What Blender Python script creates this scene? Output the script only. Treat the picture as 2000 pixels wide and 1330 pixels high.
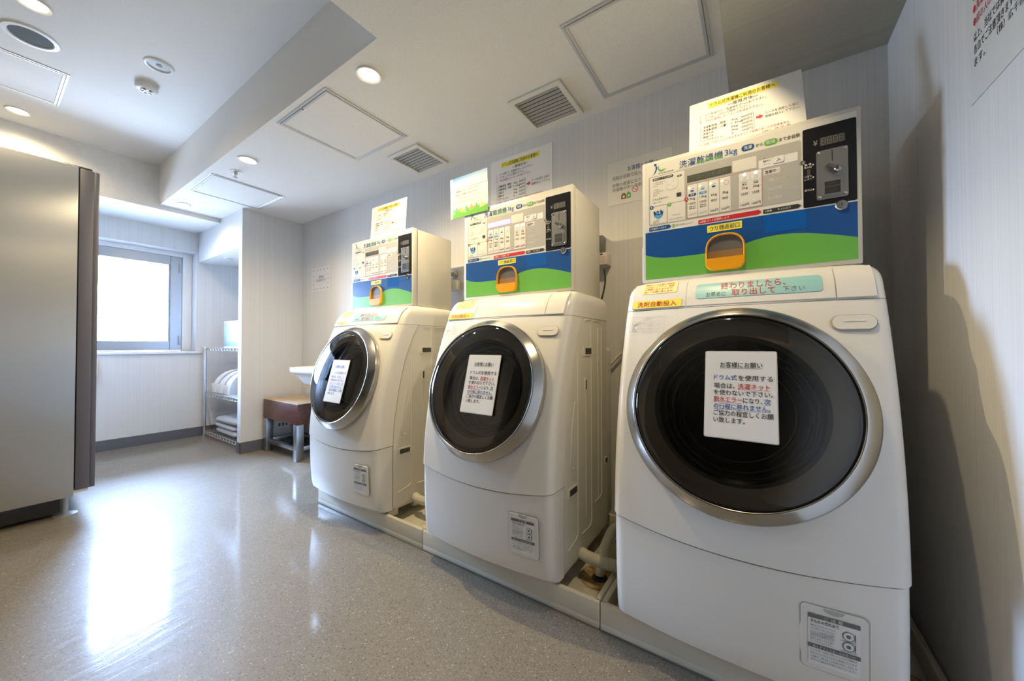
import bpy, bmesh, math, random
from mathutils import Vector, Matrix
random.seed(4)
S = bpy.context.scene
COL = S.collection
R = math.radians
for o in list(bpy.data.objects):
    bpy.data.objects.remove(o)

# ------------------------------------------------------------------ camera, daylight, exposure
cam_d = bpy.data.cameras.new('camera'); cam = bpy.data.objects.new('camera', cam_d); COL.objects.link(cam)
cam_d.sensor_width = 36; cam_d.lens = 707.5 / 2000 * 36; cam_d.clip_start = .02
cam.location = (.4235, -1.758, .9074)
cam.rotation_euler = (R(90 + .872), R(.078), R(33.984))
S.camera = cam
S.view_settings.view_transform = 'Standard'; S.view_settings.look = 'None'
S.view_settings.gamma = 1; S.view_settings.use_curve_mapping = False
S.view_settings.exposure = 0.42
world = bpy.data.worlds.new('daylight'); S.world = world; world.use_nodes = True
bg = world.node_tree.nodes['Background']
bg.inputs['Strength'].default_value = 108
_wn, _wl = world.node_tree.nodes, world.node_tree.links     # bright overcast sky over darker ground
_tc = _wn.new('ShaderNodeTexCoord'); _sx = _wn.new('ShaderNodeSeparateXYZ'); _rp = _wn.new('ShaderNodeValToRGB')
_wl.new(_tc.outputs['Generated'], _sx.inputs[0]); _wl.new(_sx.outputs['Z'], _rp.inputs['Fac']); _wl.new(_rp.outputs['Color'], bg.inputs['Color'])
_rp.color_ramp.elements[0].position = 0; _rp.color_ramp.elements[0].color = (.16, .20, .26, 1)
_rp.color_ramp.elements[1].position = .06; _rp.color_ramp.elements[1].color = (.46, .655, 1, 1)
pl = bpy.data.lights.new('window_daylight_portal', 'AREA'); pl.shape = 'RECTANGLE'; pl.size = 1.35; pl.size_y = 1.02; pl.cycles.is_portal = True
po = bpy.data.objects.new('window_daylight_portal', pl); COL.objects.link(po); po.location = (-4.50, -1.15, 1.36); po.rotation_euler = (R(90), 0, R(-90))
SPOT_W, SPOT_COL = 53, (1, .785, .45)

# ------------------------------------------------------------------ measured room
H, HS, H2, HW = 2.0892, 1.954, 2.4191, 2.0553
XS, XR_, YS, XL, XW, XP, YP, XR = .3403, -.7717, -.9081, -3.7064, -4.2838, -3.2012, -.493, .8119
HH, TH, YF, YB = 1.763, .066, -2.45, -5.2
PAN_Y, PAN_H = -.631, .087

# ------------------------------------------------------------------ materials
MATS = {}
def mat(name, col, rough=.5, metal=0., spec=.5, emit=None, es=0., coat=0.):
    if name in MATS: return MATS[name]
    m = bpy.data.materials.new(name); m.use_nodes = True; MATS[name] = m
    b = m.node_tree.nodes['Principled BSDF']
    b.inputs['Base Color'].default_value = (*col, 1); b.inputs['Roughness'].default_value = rough
    b.inputs['Metallic'].default_value = metal; b.inputs['Specular IOR Level'].default_value = spec
    b.inputs['Coat Weight'].default_value = coat; b.inputs['Coat Roughness'].default_value = .04
    if emit: b.inputs['Emission Color'].default_value = (*emit, 1); b.inputs['Emission Strength'].default_value = es
    return m
def nodes(m): return m.node_tree.nodes, m.node_tree.links, m.node_tree.nodes['Principled BSDF']
def streak(name, c0, c1, scale, rough=.6, bump=.0, spec=.3, metal=0):
    """fine streaks: noise over world position, stretched by the axis scales"""
    m = mat(name, c0, rough, metal, spec); N, L, b = nodes(m)
    g = N.new('ShaderNodeNewGeometry'); mp = N.new('ShaderNodeMapping'); mp.inputs['Scale'].default_value = scale
    n = N.new('ShaderNodeTexNoise'); n.inputs['Scale'].default_value = 1; n.inputs['Detail'].default_value = 3
    r = N.new('ShaderNodeValToRGB'); r.color_ramp.elements[0].color = (*c0, 1); r.color_ramp.elements[1].color = (*c1, 1)
    r.color_ramp.elements[0].position = .32; r.color_ramp.elements[1].position = .68
    L.new(g.outputs['Position'], mp.inputs['Vector']); L.new(mp.outputs['Vector'], n.inputs['Vector'])
    L.new(n.outputs['Fac'], r.inputs['Fac']); L.new(r.outputs['Color'], b.inputs['Base Color'])
    if bump:
        bp = N.new('ShaderNodeBump'); bp.inputs['Strength'].default_value = bump; bp.inputs['Distance'].default_value = .002
        L.new(n.outputs['Fac'], bp.inputs['Height']); L.new(bp.outputs['Normal'], b.inputs['Normal'])
    return m
WALLP = streak('striped_wallpaper', (.655, .65, .635), (.72, .715, .70), (190, 190, .25), .65)
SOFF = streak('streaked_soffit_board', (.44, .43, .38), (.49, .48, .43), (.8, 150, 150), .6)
PLAIN = streak('painted_plaster', (.78, .77, .74), (.82, .81, .78), (30, 30, 30), .7)
CEIL = streak('textured_ceiling_paper', (.72, .71, .68), (.82, .81, .78), (260, 260, 260), .75, .25)
WOOD = streak('dark_red_brown_wood', (.060, .022, .016), (.12, .045, .032), (4, 40, 90), .35)
WOODTOP = streak('pale_bench_top', (.42, .30, .19), (.52, .39, .26), (4, 60, 60), .35)
STEEL = mat('brushed_grey_steel', (.52, .53, .535), .42, .8)
def brushed():
    N, L, b = nodes(STEEL); tg = N.new('ShaderNodeTangent'); tg.direction_type = 'RADIAL'; tg.axis = 'Z'
    b.inputs['Anisotropic'].default_value = .85; b.inputs['Anisotropic Rotation'].default_value = 0
    L.new(tg.outputs[0], b.inputs['Tangent'])
brushed()
def floor_mat():
    m = mat('speckled_vinyl_floor', (.3, .28, .25), .16, 0, .35); N, L, b = nodes(m)
    g = N.new('ShaderNodeNewGeometry')
    vb = N.new('ShaderNodeTexVoronoi'); vb.inputs['Scale'].default_value = 330
    sb = N.new('ShaderNodeSeparateColor'); r = N.new('ShaderNodeValToRGB'); e = r.color_ramp.elements
    e[0].color = (.10, .092, .077, 1); e[0].position = .02; e[1].color = (.36, .325, .27, 1); e[1].position = .99
    for p_, c_ in ((.06, (.190, .165, .128, 1)), (.5, (.218, .191, .150, 1)), (.95, (.250, .221, .175, 1))): x_ = e.new(p_); x_.color = c_
    L.new(g.outputs['Position'], vb.inputs['Vector']); L.new(vb.outputs['Color'], sb.inputs[0]); L.new(sb.outputs[1], r.inputs['Fac'])
    last = r.outputs['Color']
    for sc, lim, col, sd in ((95, .988, (.46, .43, .37, 1), 3.1), (120, .985, (.06, .055, .05, 1), 9.7)):
        mp = N.new('ShaderNodeMapping'); mp.inputs['Location'].default_value = (sd, sd, 0)
        v = N.new('ShaderNodeTexVoronoi'); v.inputs['Scale'].default_value = sc; v.inputs['Randomness'].default_value = 1
        L.new(g.outputs['Position'], mp.inputs['Vector']); L.new(mp.outputs['Vector'], v.inputs['Vector'])
        lt = N.new('ShaderNodeMath'); lt.operation = 'LESS_THAN'; lt.inputs[1].default_value = .22
        L.new(v.outputs['Distance'], lt.inputs[0])
        sp = N.new('ShaderNodeSeparateColor'); L.new(v.outputs['Color'], sp.inputs[0])
        gt = N.new('ShaderNodeMath'); gt.operation = 'GREATER_THAN'; gt.inputs[1].default_value = .90
        L.new(sp.outputs[0], gt.inputs[0])
        mu = N.new('ShaderNodeMath'); mu.operation = 'MULTIPLY'; L.new(lt.outputs[0], mu.inputs[0]); L.new(gt.outputs[0], mu.inputs[1])
        mx = N.new('ShaderNodeMix'); mx.data_type = 'RGBA'
        L.new(mu.outputs[0], mx.inputs[0]); L.new(last, mx.inputs[6]); mx.inputs[7].default_value = col
        last = mx.outputs[2]
    L.new(last, b.inputs['Base Color'])
    # wax swirl: long, faint scuffs
    mp = N.new('ShaderNodeMapping'); mp.inputs['Scale'].default_value = (16, 3.5, 1); mp.inputs['Rotation'].default_value = (0, 0, R(35))
    w = N.new('ShaderNodeTexNoise'); w.inputs['Scale'].default_value = 2.2; w.inputs['Detail'].default_value = 3; w.inputs['Distortion'].default_value = 1.2
    L.new(g.outputs['Position'], mp.inputs['Vector']); L.new(mp.outputs['Vector'], w.inputs['Vector'])
    rr = N.new('ShaderNodeMapRange'); rr.inputs[1].default_value = .3; rr.inputs[2].default_value = .7; rr.inputs[3].default_value = .42; rr.inputs[4].default_value = .55
    L.new(w.outputs['Fac'], rr.inputs[0]); L.new(rr.outputs[0], b.inputs['Roughness']); b.inputs['Coat Weight'].default_value = .7; b.inputs['Coat Roughness'].default_value = .09; b.inputs['Coat IOR'].default_value = 1.5
    bp = N.new('ShaderNodeBump'); bp.inputs['Strength'].default_value = .045; bp.inputs['Distance'].default_value = .01
    L.new(w.outputs['Fac'], bp.inputs['Height']); L.new(bp.outputs['Normal'], b.inputs['Normal']); L.new(bp.outputs['Normal'], b.inputs['Coat Normal'])
    return m
FLOOR = floor_mat()
def glassy(name, tint, refl=1.0, ior=1.5, rough=.02):
    m = bpy.data.materials.new(name); m.use_nodes = True; MATS[name] = m
    N, L = m.node_tree.nodes, m.node_tree.links; N.clear()
    o = N.new('ShaderNodeOutputMaterial'); mx = N.new('ShaderNodeMixShader'); t = N.new('ShaderNodeBsdfTransparent'); g = N.new('ShaderNodeBsdfGlossy')
    t.inputs['Color'].default_value = (*tint, 1); g.inputs['Roughness'].default_value = rough; g.inputs['Color'].default_value = (refl, refl, refl, 1)
    f = N.new('ShaderNodeFresnel'); f.inputs['IOR'].default_value = ior
    L.new(f.outputs[0], mx.inputs[0]); L.new(t.outputs[0], mx.inputs[1]); L.new(g.outputs[0], mx.inputs[2]); L.new(mx.outputs[0], o.inputs[0])
    return m
SMOKE = glassy('smoked_door_glass', (.62, .60, .56), 1, 1.6)
PANE = glassy('window_glass', (.95, .97, 1), 1, 1.45, .0)
ABS = mat('gloss_white_plastic', (.81, .785, .72), .22, 0, .5)
SHEET = mat('cream_painted_sheet', (.74, .72, .645), .35)
CREAM = mat('cream_coin_box_paint', (.72, .69, .60), .35)
CREAM2 = mat('cream_print_ground', (.80, .77, .68), .3)
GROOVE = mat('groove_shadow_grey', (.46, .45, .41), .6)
CHROME = mat('satin_chrome', (.55, .54, .52), .14, 1)
DARKP = mat('dark_brown_plastic', (.14, .13, .115), .45)
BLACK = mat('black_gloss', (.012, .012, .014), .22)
BLK = mat('black_ink', (.02, .02, .02), .6)
WHT = mat('white_print', (.82, .82, .79), .4)
PAPER = mat('white_paper', (.84, .83, .80), .55)
LAMI = mat('laminated_white_paper', (.82, .81, .78), .25)
BLUE = mat('royal_blue_print', (.012, .085, .30), .3)
BLUE2 = mat('lighter_blue_patch', (.008, .11, .42), .2)
GREEN = mat('leaf_green_print', (.16, .47, .075), .3)
YEL = mat('yellow_label', (.90, .80, .09), .45)
PALEYEL = mat('pale_yellow_label', (.88, .84, .36), .5)
ORANGE = mat('orange_plastic', (.88, .38, .012), .3)
TEAL = mat('pale_teal_label', (.33, .63, .61), .35)
RED = mat('red_ink', (.62, .015, .03), .45)
INKB = mat('blue_ink', (.02, .11, .36), .5)
INKG = mat('grey_ink', (.16, .16, .15), .6)
FAINT = mat('faint_grey_ink', (.48, .47, .43), .6)
PURPLE = mat('purple_ink', (.16, .05, .22), .6)
GREYP = mat('grey_print_panel', (.47, .46, .41), .4)
LCD = mat('olive_lcd', (.105, .11, .075), .2)
LCDON = mat('lit_blue_lcd', (.25, .25, .5), .2, emit=(.36, .36, 1), es=1.3)
SKYB = mat('sky_blue_print', (.10, .38, .68), .4)
LEDW = mat('white_indicator', (.8, .8, 1), .3, emit=(.75, .8, 1), es=6)
LEDA = mat('amber_indicator', (1, .8, .4), .3, emit=(1, .65, .2), es=2.2)
DIGIT = mat('unlit_digit_grey', (.26, .25, .22), .4)
PLATE = mat('coin_plate_metal', (.46, .45, .42), .3, .9)
RUBBER = mat('dark_rubber', (.03, .03, .03), .6)
BASEB = streak('grey_vinyl_baseboard', (.10, .105, .12), (.15, .155, .17), (300, 300, 300), .5)
ALU = mat('grey_aluminium', (.40, .43, .47), .35, .6)
FRAMEG = mat('grey_hatch_trim', (.56, .58, .60), .35, .4)
WFRAME = mat('white_frame_paint', (.80, .80, .78), .4)
WIRE = mat('chrome_wire', (.70, .72, .75), .2, .9)
VMDOOR = mat('grey_mauve_door_edge', (.13, .128, .155), .45, .2)
CERAM = mat('white_ceramic', (.82, .82, .80), .1)
TOWEL = mat('white_cloth', (.80, .80, .80), .9)
GREYC = mat('pale_grey_cloth', (.52, .54, .57), .95)
HOSE = mat('ivory_hose', (.74, .71, .60), .4)
STAIN = streak('rust_stained_drain', (.30, .16, .03), (.62, .50, .26), (40, 40, 40), .6)
PANP = streak('ivory_pan_plastic', (.70, .66, .53), (.76, .72, .60), (6, 6, 6), .4)
LAMPE = mat('lit_lamp_disc', (1, 1, 1), .5, emit=(1, .88, .66), es=16)
DARKSLOT = mat('dark_slot', (.05, .048, .042), .7)
SPKG = mat('dark_grey_mesh', (.10, .115, .125), .8)
DRUM = mat('drum_dark_metal', (.20, .195, .18), .3, .7)
PEACH = mat('peach_print', (.80, .55, .36), .5)

# ------------------------------------------------------------------ mesh helpers
class MB:
    def __init__(s): s.bm = bmesh.new(); s.mats = []
    def mi(s, m):
        if m not in s.mats: s.mats.append(m)
        return s.mats.index(m)
    def face(s, pts, m):
        f = s.bm.faces.new([s.bm.verts.new(p) for p in pts]); f.material_index = s.mi(m); return f
    def box(s, x0, x1, y0, y1, z0, z1, m, bev=0., seg=2):
        v = [s.bm.verts.new((x, y, z)) for z in (z0, z1) for y in (y0, y1) for x in (x0, x1)]
        fs = [s.bm.faces.new([v[i] for i in q]) for q in ((0, 2, 3, 1), (4, 5, 7, 6), (0, 1, 5, 4), (2, 6, 7, 3), (0, 4, 6, 2), (1, 3, 7, 5))]
        for f in fs: f.material_index = s.mi(m)
        if bev > 0:
            es = list({e for f in fs for e in f.edges})
            r = bmesh.ops.bevel(s.bm, geom=es, offset=bev, segments=seg, affect='EDGES', profile=.5)
            for f in r['faces']: f.material_index = s.mi(m)
        return s
    def grid(s, rows, m, close=False, cap0=False, cap1=False):
        """rows: list of equal-length point lists"""
        vs = [[s.bm.verts.new(p) for p in r] for r in rows]; k = s.mi(m); n = len(vs[0])
        for a, b in zip(vs, vs[1:]):
            for i in range(n if close else n - 1):
                j = (i + 1) % n
                f = s.bm.faces.new((a[i], a[j], b[j], b[i])); f.material_index = k
        if cap0: s.bm.faces.new(list(reversed(vs[0]))).material_index = k
        if cap1: s.bm.faces.new(vs[-1]).material_index = k
        return s
    def lathe(s, prof, m, n=48, M=None, cap0=False, cap1=False):
        """prof: (radius, height) about +Z, then matrix M"""
        M = M or Matrix()
        rows = [[M @ Vector((r * math.cos(2 * math.pi * i / n), r * math.sin(2 * math.pi * i / n), h)) for i in range(n)] for r, h in prof]
        return s.grid(rows, m, True, cap0, cap1)
    def tube(s, pts, r, m, n=10, ridged=0.):
        pts = [Vector(p) for p in pts]; rows = []; up = None
        for i, p in enumerate(pts):
            t = (pts[min(i + 1, len(pts) - 1)] - pts[max(i - 1, 0)]).normalized()
            if up is None: up = t.orthogonal().normalized()
            up = (up - t * up.dot(t)).normalized(); sd = t.cross(up)
            rr = r * (1 + (ridged if i % 2 else -ridged))
            rows.append([p + up * rr * math.cos(2 * math.pi * k / n) + sd * rr * math.sin(2 * math.pi * k / n) for k in range(n)])
        s.grid(rows, m, True, True, True); return s
    def poly(s, uv, F, m, o0, o1=None):
        """flat or raised plate from outline uv mapped by F(u, v, off)"""
        top = [s.bm.verts.new(F(u, v, o1 if o1 is not None else o0)) for u, v in uv]; k = s.mi(m)
        f = s.bm.faces.new(top); f.material_index = k
        if o1 is not None:
            bot = [s.bm.verts.new(F(u, v, o0)) for u, v in uv]
            for i in range(len(uv)):
                j = (i + 1) % len(uv); s.bm.faces.new((top[i], bot[i], bot[j], top[j])).material_index = k
        return s
    def rect(s, u0, v0, u1, v1, F, m, o0=.0004, o1=None, r=0., n=5):
        return s.poly(rrect(u0, v0, u1, v1, r, n), F, m, o0, o1)
    def text(s, t, u0, v0, u1, v1, F, m, off=.0008, bold=0., slant=0.):
        vs, fs, w = glyphs(t); k = s.mi(m)
        if not fs: return s
        sx = (u1 - u0) / w; sy = (v1 - v0) / .92
        bv = [s.bm.verts.new(F(u0 + x * sx + slant * (y + .08) * sy, v0 + (y + .08) * sy, off)) for x, y in vs]
        for f in fs:
            try: s.bm.faces.new([bv[i] for i in f]).material_index = k
            except ValueError: pass
        if bold:
            d = bold * .9 * sy
            s.text(t, u0 + d, v0 + d * .6, u1 + d, v1 + d * .6, F, m, off + .00008, 0, slant)
        return s
    def sheet(s, u0, v0, u1, v1, F, m, o0, o1=None, r=0, n=5, k=10):
        """a sticker that follows a curved surface"""
        us = [u0 + (u1 - u0) * i / k for i in range(k + 1)]; vv = [v0 + (v1 - v0) * i / k for i in range(k + 1)]; r = min(r, (v1 - v0) / 2.01); rows = []
        for v in vv:
            d = max(0, r - min(v - v0, v1 - v)) ; sh = r - math.sqrt(max(0, r * r - d * d))
            rows.append([F(u0 + sh + (u1 - u0 - 2 * sh) * i / k, v, o1 or o0) for i in range(k + 1)])
        return s.grid(rows, m)
    def build(s, name, parent=None, loc=None, angle=35, fix=True):
        if fix: bmesh.ops.recalc_face_normals(s.bm, faces=s.bm.faces)
        me = bpy.data.meshes.new(name); s.bm.to_mesh(me); s.bm.free()
        for m in s.mats: me.materials.append(m)
        me.polygons.foreach_set('use_smooth', [True] * len(me.polygons)); me.set_sharp_from_angle(angle=R(angle))
        o = bpy.data.objects.new(name, me); COL.objects.link(o)
        if parent: o.parent = parent
        if loc: o.location = loc
        return o
def rrect(u0, v0, u1, v1, r=0., n=5):
    if r <= 0: return [(u0, v0), (u1, v0), (u1, v1), (u0, v1)]
    r = min(r, (u1 - u0) / 2 - 1e-5, (v1 - v0) / 2 - 1e-5); out = []
    for cx, cy, a in ((u1 - r, v0 + r, -90), (u1 - r, v1 - r, 0), (u0 + r, v1 - r, 90), (u0 + r, v0 + r, 180)):
        out += [(cx + r * math.cos(R(a + 90 * i / n)), cy + r * math.sin(R(a + 90 * i / n))) for i in range(n + 1)]
    return out
def circ(u, v, r, n=24, ry=None): return [(u + r * math.cos(2 * math.pi * i / n), v + (ry or r) * math.sin(2 * math.pi * i / n)) for i in range(n)]
_G = {}
_cu = bpy.data.curves.new('lettering', 'FONT'); _cu.resolution_u = 2
_to = bpy.data.objects.new('lettering', _cu); COL.objects.link(_to)
def glyphs(t, bold=0.):
    if (t, bold) not in _G:
        _cu.body = t; _cu.offset = bold; bpy.context.view_layer.update()
        ev = _to.evaluated_get(bpy.context.evaluated_depsgraph_get()); me = ev.to_mesh()
        vs = [(v.co.x, v.co.y) for v in me.vertices]; fs = [tuple(p.vertices) for p in me.polygons]; ev.to_mesh_clear()
        x0 = min((v[0] for v in vs), default=0); w = max((v[0] for v in vs), default=1) - x0
        _G[(t, bold)] = ([(x - x0, y) for x, y in vs], fs, max(w, 1e-3))
    return _G[(t, bold)]
def plane(o, u, v):
    o, u, v = Vector(o), Vector(u).normalized(), Vector(v).normalized(); n = u.cross(v)
    return lambda a, b, c=0.: o + u * a + v * b + n * c
def tag(o, label=None, cat=None, group=None, kind=None):
    for k, x in (('label', label), ('category', cat), ('group', group), ('kind', kind)):
        if x: o[k] = x
    return o
def empty(name, loc, label, cat, group=None, rz=0):
    o = bpy.data.objects.new(name, None); COL.objects.link(o); o.location = loc; o.rotation_euler.z = rz; o.empty_display_size = .1
    return tag(o, label, cat, group)
def struct(o): o['kind'] = 'structure'; return o
def kids(o): return [c for c in bpy.data.objects if c.parent == o]
def copy_tree(o, parent=None):
    c = o.copy(); COL.objects.link(c); c.parent = parent
    for ch in kids(o): copy_tree(ch, c)
    return c

# ------------------------------------------------------------------ room shell
def room():
    struct(MB().box(XW - .25, XR + .2, YB - .2, .2, -.1, 0, FLOOR).build('floor'))
    struct(MB().box(XW - .25, XR + .2, 0, .15, 0, H2 + .1, WALLP).build('wall_back'))
    struct(MB().box(XR, XR + .15, YB, 0, 0, H2 + .1, WALLP).build('wall_right'))
    w = MB().box(XW - .25, -1.1, YF - .15, YF, 0, H2 + .1, WALLP)      # unseen: opened into an unlit passage behind the camera to lessen fill light
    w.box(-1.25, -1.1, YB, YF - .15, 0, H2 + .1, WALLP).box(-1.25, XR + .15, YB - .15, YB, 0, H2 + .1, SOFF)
    struct(w.build('wall_front'))
    # window wall with its opening
    y0, y1, z0, z1 = -1.80, -.505, .862, 1.859
    w = MB(); a, b = XW - .25, XW
    w.box(a, b, YF, y0, 0, H2 + .1, WALLP).box(a, b, y1, 0, 0, H2 + .1, WALLP).box(a, b, y0, y1, 0, z0, WALLP).box(a, b, y0, y1, z1, H2 + .1, WALLP)
    struct(w.build('wall_left'))
    struct(MB().box(XP - TH, XP, YP, 0, 0, H, WALLP).build('wall_partition'))
    struct(MB().box(XW, XP - TH, YP, 0, HH, H, WALLP).build('wall_header'))
    c = MB()
    c.box(XL, XS, YS, 0, H, H2 + .1, CEIL).box(XR_, XS, YF, YS, H, H2 + .1, CEIL).box(-1.25, XS, YB, YF, H, H2 + .1, CEIL)
    c.box(XL, XR_, YF, YS, H2, H2 + .1, CEIL)
    struct(c.build('ceiling'))
    struct(MB().box(XW, XL, YF, YP, HW, H2 + .1, PLAIN).build('ceiling_beam'))
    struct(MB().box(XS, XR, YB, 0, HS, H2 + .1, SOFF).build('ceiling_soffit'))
    bh, bt = .0926, .006
    for nm, bx in (('baseboard_left', (XW, XW + bt, YF, 0)), ('baseboard_partition', (XP, XP + bt, YP - bt, 0)), ('baseboard_end', (XP - TH - .001, XP + bt, YP - bt, YP)),
                   ('baseboard_back', (XP + bt, -1.75, -bt, 0)), ('baseboard_alcove', (XW + bt, XP - TH, -bt, 0))):
        struct(MB().box(*bx, 0, bh, BASEB, .002, 1).build(nm))
    # window: casing, sill, aluminium sash, pane, hinges
    yl, yr, zb, zt = y0, y1, z0, z1; xf = XW - .15
    wf = bpy.data.objects.new('window_1', None); COL.objects.link(wf); wf.location = (XW, -1.1, .9); struct(wf)
    def wp(mb, n): o = mb.build(n, wf); o.location = (-XW, 1.1, -.9); return o
    f = MB(); t = .075
    for bx in ((yr - t, yr, zb, zt), (yl, yl + t, zb, zt), (yl + t, yr - t, zt - .045, zt), (yl + t, yr - t, zb, zb + .006)): f.box(xf - .06, xf + .012, *bx, WFRAME, .002, 1)
    wp(f, 'window_frame')
    a, b, c_, d_ = yl + t, yr - t, zb + .008, zt - .045
    g = MB(); q = .09
    for bx in ((b - q, b, c_, d_), (a, a + q, c_, d_), (a + q, b - q, d_ - q, d_), (a + q, b - q, c_, c_ + q)): g.box(xf - .04, xf + .002, *bx, ALU, .003, 1)
    for bx in ((b - q - .012, b - q, c_ + q - .012, d_ - q + .012), (a + q, a + q + .012, c_ + q, d_ - q), (a + q, b - q, d_ - q, d_ - q + .012), (a + q, b - q, c_ + q - .012, c_ + q)): g.box(xf - .036, xf - .012, *bx, ALU, .002, 1)
    wp(g, 'sash')
    wp(MB().box(xf - .030, xf - .024, a + q, b - q, c_ + q, d_ - q, PANE), 'pane')
    for z in (1.00 - .03, 1.70): wp(MB().box(xf + .002, xf + .014, b - .028, b - .012, z - .045, z + .045, ALU, .003), 'hinge')
    wp(MB().box(XW - .155, XW + .018, yl - .03, yr + .04, zb - .026, zb, WFRAME, .003), 'window_sill')
room()

# ------------------------------------------------------------------ ceiling fittings
def downlight(x, y, z, label, lit=True, power=SPOT_W):
    t = empty('downlight', (x, y, z), label, 'ceiling light', 'round recessed downlights')
    MB().lathe([(.037, -.001), (.040, -.004), (.050, -.007), (.053, -.004), (.054, 0)], WFRAME, 40).build('trim_ring', t)
    MB().lathe([(.0005, -.0015), (.038, -.0015)], LAMPE, 40).build('lamp', t)
    d = bpy.data.lights.new('downlight_bulb', 'SPOT'); d.energy = power; d.color = SPOT_COL; d.spot_size = R(156); d.spot_blend = .75; d.shadow_soft_size = .014
    o = bpy.data.objects.new('downlight_bulb', d); COL.objects.link(o); o.parent = t; o.location = (0, 0, -.012)
downlight(-.964, -.813, H, 'lit round downlight in the low ceiling, beside the square hatch nearest the step corner')
downlight(-2.238, -.807, H, 'lit round downlight in the low ceiling beside the small sprinkler head', power=26)
downlight(-3.518, -.804, H, 'lit round downlight in the low ceiling nearest the window beam', power=14)
downlight(-2.204, -1.629, H2, 'lit round downlight in the raised ceiling beside the dark round speaker', power=14)
downlight(-3.484, -1.621, H2, 'lit round downlight in the raised ceiling between white hatch and window beam', power=14)
downlight(.272, -.81, H, 'round downlight above the nearest washer', power=20)

def hatch(x0, x1, y0, y1, z, label, fm=FRAMEG):
    t = empty('ceiling_hatch', ((x0 + x1) / 2, (y0 + y1) / 2, z), label, 'access hatch', 'square ceiling access hatches')
    a, b = (x1 - x0) / 2, (y1 - y0) / 2
    f = MB(); w = .022
    for i, (k, h) in enumerate(((0, .004), (.013, .006))):
        for bx in ((-a + k, a - k, -b + k, -b + k + .011), (-a + k, a - k, b - k - .011, b - k), (-a + k, -a + k + .011, -b + k + .011, b - k - .011), (a - k - .011, a - k, -b + k + .011, b - k - .011)):
            f.box(*bx, -h, 0, fm, .001, 1)
    f.build('hatch_frame', t)
    MB().box(-a + .024, a - .024, -b + .024, b - .024, -.0035, 0, CEIL).build('hatch_panel', t)
    MB().lathe([(.0003, -.0075), (.004, -.0075), (.004, -.004)], DARKSLOT, 12, Matrix.Translation((0.0, -b + .018, 0))).build('latch', t)
hatch(-1.667, -1.195, -.88, -.41, H, 'square grey-framed ceiling hatch between a downlight and the second vent')
hatch(-3.118, -2.644, -.871, -.40, H, 'square ceiling hatch beside the sprinkler, above the partition corner')
hatch(-.168, .292, -.566, -.092, H, 'large square grey-framed hatch above the nearest machine')
hatch(-3.19, -2.73, -1.95, -1.478, H2, 'white-framed hatch in the raised ceiling at left edge', WFRAME)

def vent(x0, x1, y0, y1, label):
    t = empty('ceiling_vent', ((x0 + x1) / 2, (y0 + y1) / 2, H), label, 'vent', 'slatted ceiling vents')
    a, b = (x1 - x0) / 2, (y1 - y0) / 2; f = MB(); w = .024
    for bx in ((-a, a, -b, -b + w), (-a, a, b - w, b), (-a, -a + w, -b + w, b - w), (a - w, a, -b + w, b - w)): f.box(*bx, -.012, 0, SHEET, .003, 1)
    f.build('vent_frame', t)
    MB().box(-a + w, a - w, -b + w, b - w, -.001, 0, DARKSLOT).build('vent_backing', t)
    n = 9; s = MB()
    for i in range(n):
        y = -b + w + (i + .5) * (2 * b - 2 * w) / n
        s.grid([[(-a + w, y + dy, z) for y_ in (0,)] + [(a - w, y + dy, z)] for dy, z in ((-.0042, -.002), (.0038, -.011), (.0050, -.0105), (-.0028, -.0015))], mat('grey_beige_vent_slat', (.42, .40, .35), .6))  # slats darker and greyer than the cream frame
    s.build('slats', t, fix=False)
vent(-1.472, -1.202, -.335, -.07, 'cream slatted vent above the middle machine, further from camera')
vent(-.564, -.285, -.329, -.057, 'cream slatted vent beside the large hatch')

t = empty('ceiling_speaker', (-2.49, -1.622, H2), 'dark grey round speaker grille in raised ceiling beside downlight', 'speaker')
MB().lathe([(.068, -.002), (.072, -.008), (.088, -.007), (.092, 0)], WFRAME, 48).build('bezel', t)
MB().lathe([(.0005, -.004), (.070, -.003)], SPKG, 48).build('grille', t)
t = empty('motion_sensor', (-2.226, -1.221, H2), 'small round white sensor with grey centre on raised ceiling', 'sensor')
MB().lathe([(.044, -.003), (.048, -.009), (.058, -.006), (.062, 0)], WFRAME, 40).build('bezel', t)
MB().lathe([(.0005, -.004), (.046, -.003)], mat('warm_grey_plastic', (.33, .33, .30), .5), 40).build('sensor_face', t)
MB().lathe([(.0005, -.013), (.006, -.012), (.012, -.008), (.013, -.003)], WFRAME, 24).build('lens_dome', t)
t = empty('smoke_detector', (-2.49, -1.219, H2), 'white smoke detector with perforated cap hanging from raised ceiling', 'smoke detector')
MB().lathe([(.050, 0), (.050, -.018), (.046, -.026), (.040, -.03), (.0005, -.032)], WFRAME, 40).build('detector_base', t)
m = MB()
for i in range(10):
    a = 2 * math.pi * i / 10; m.box(.022 * math.cos(a) - .004, .022 * math.cos(a) + .004, .022 * math.sin(a) - .004, .022 * math.sin(a) + .004, -.037, -.030, INKG if i % 2 else CHROME, .001, 1)
m.lathe([(.0005, -.038), (.012, -.036), (.013, -.03)], WFRAME, 20); m.build('sensor_cap', t)
t = empty('fire_sprinkler', (-2.484, -.786, H), 'chrome sprinkler head on a white plate in low ceiling', 'sprinkler')
MB().lathe([(.0005, -.001), (.034, -.003), (.036, 0)], WFRAME, 32).build('escutcheon', t)
m = MB().lathe([(.012, -.002), (.012, -.016), (.006, -.022), (.0005, -.022)], CHROME, 16)
for sx in (-1, 1): m.tube([(sx * .011, 0, -.014), (sx * .012, 0, -.028), (sx * .006, 0, -.036), (0, 0, -.038)], .0022, CHROME, 6)
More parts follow.
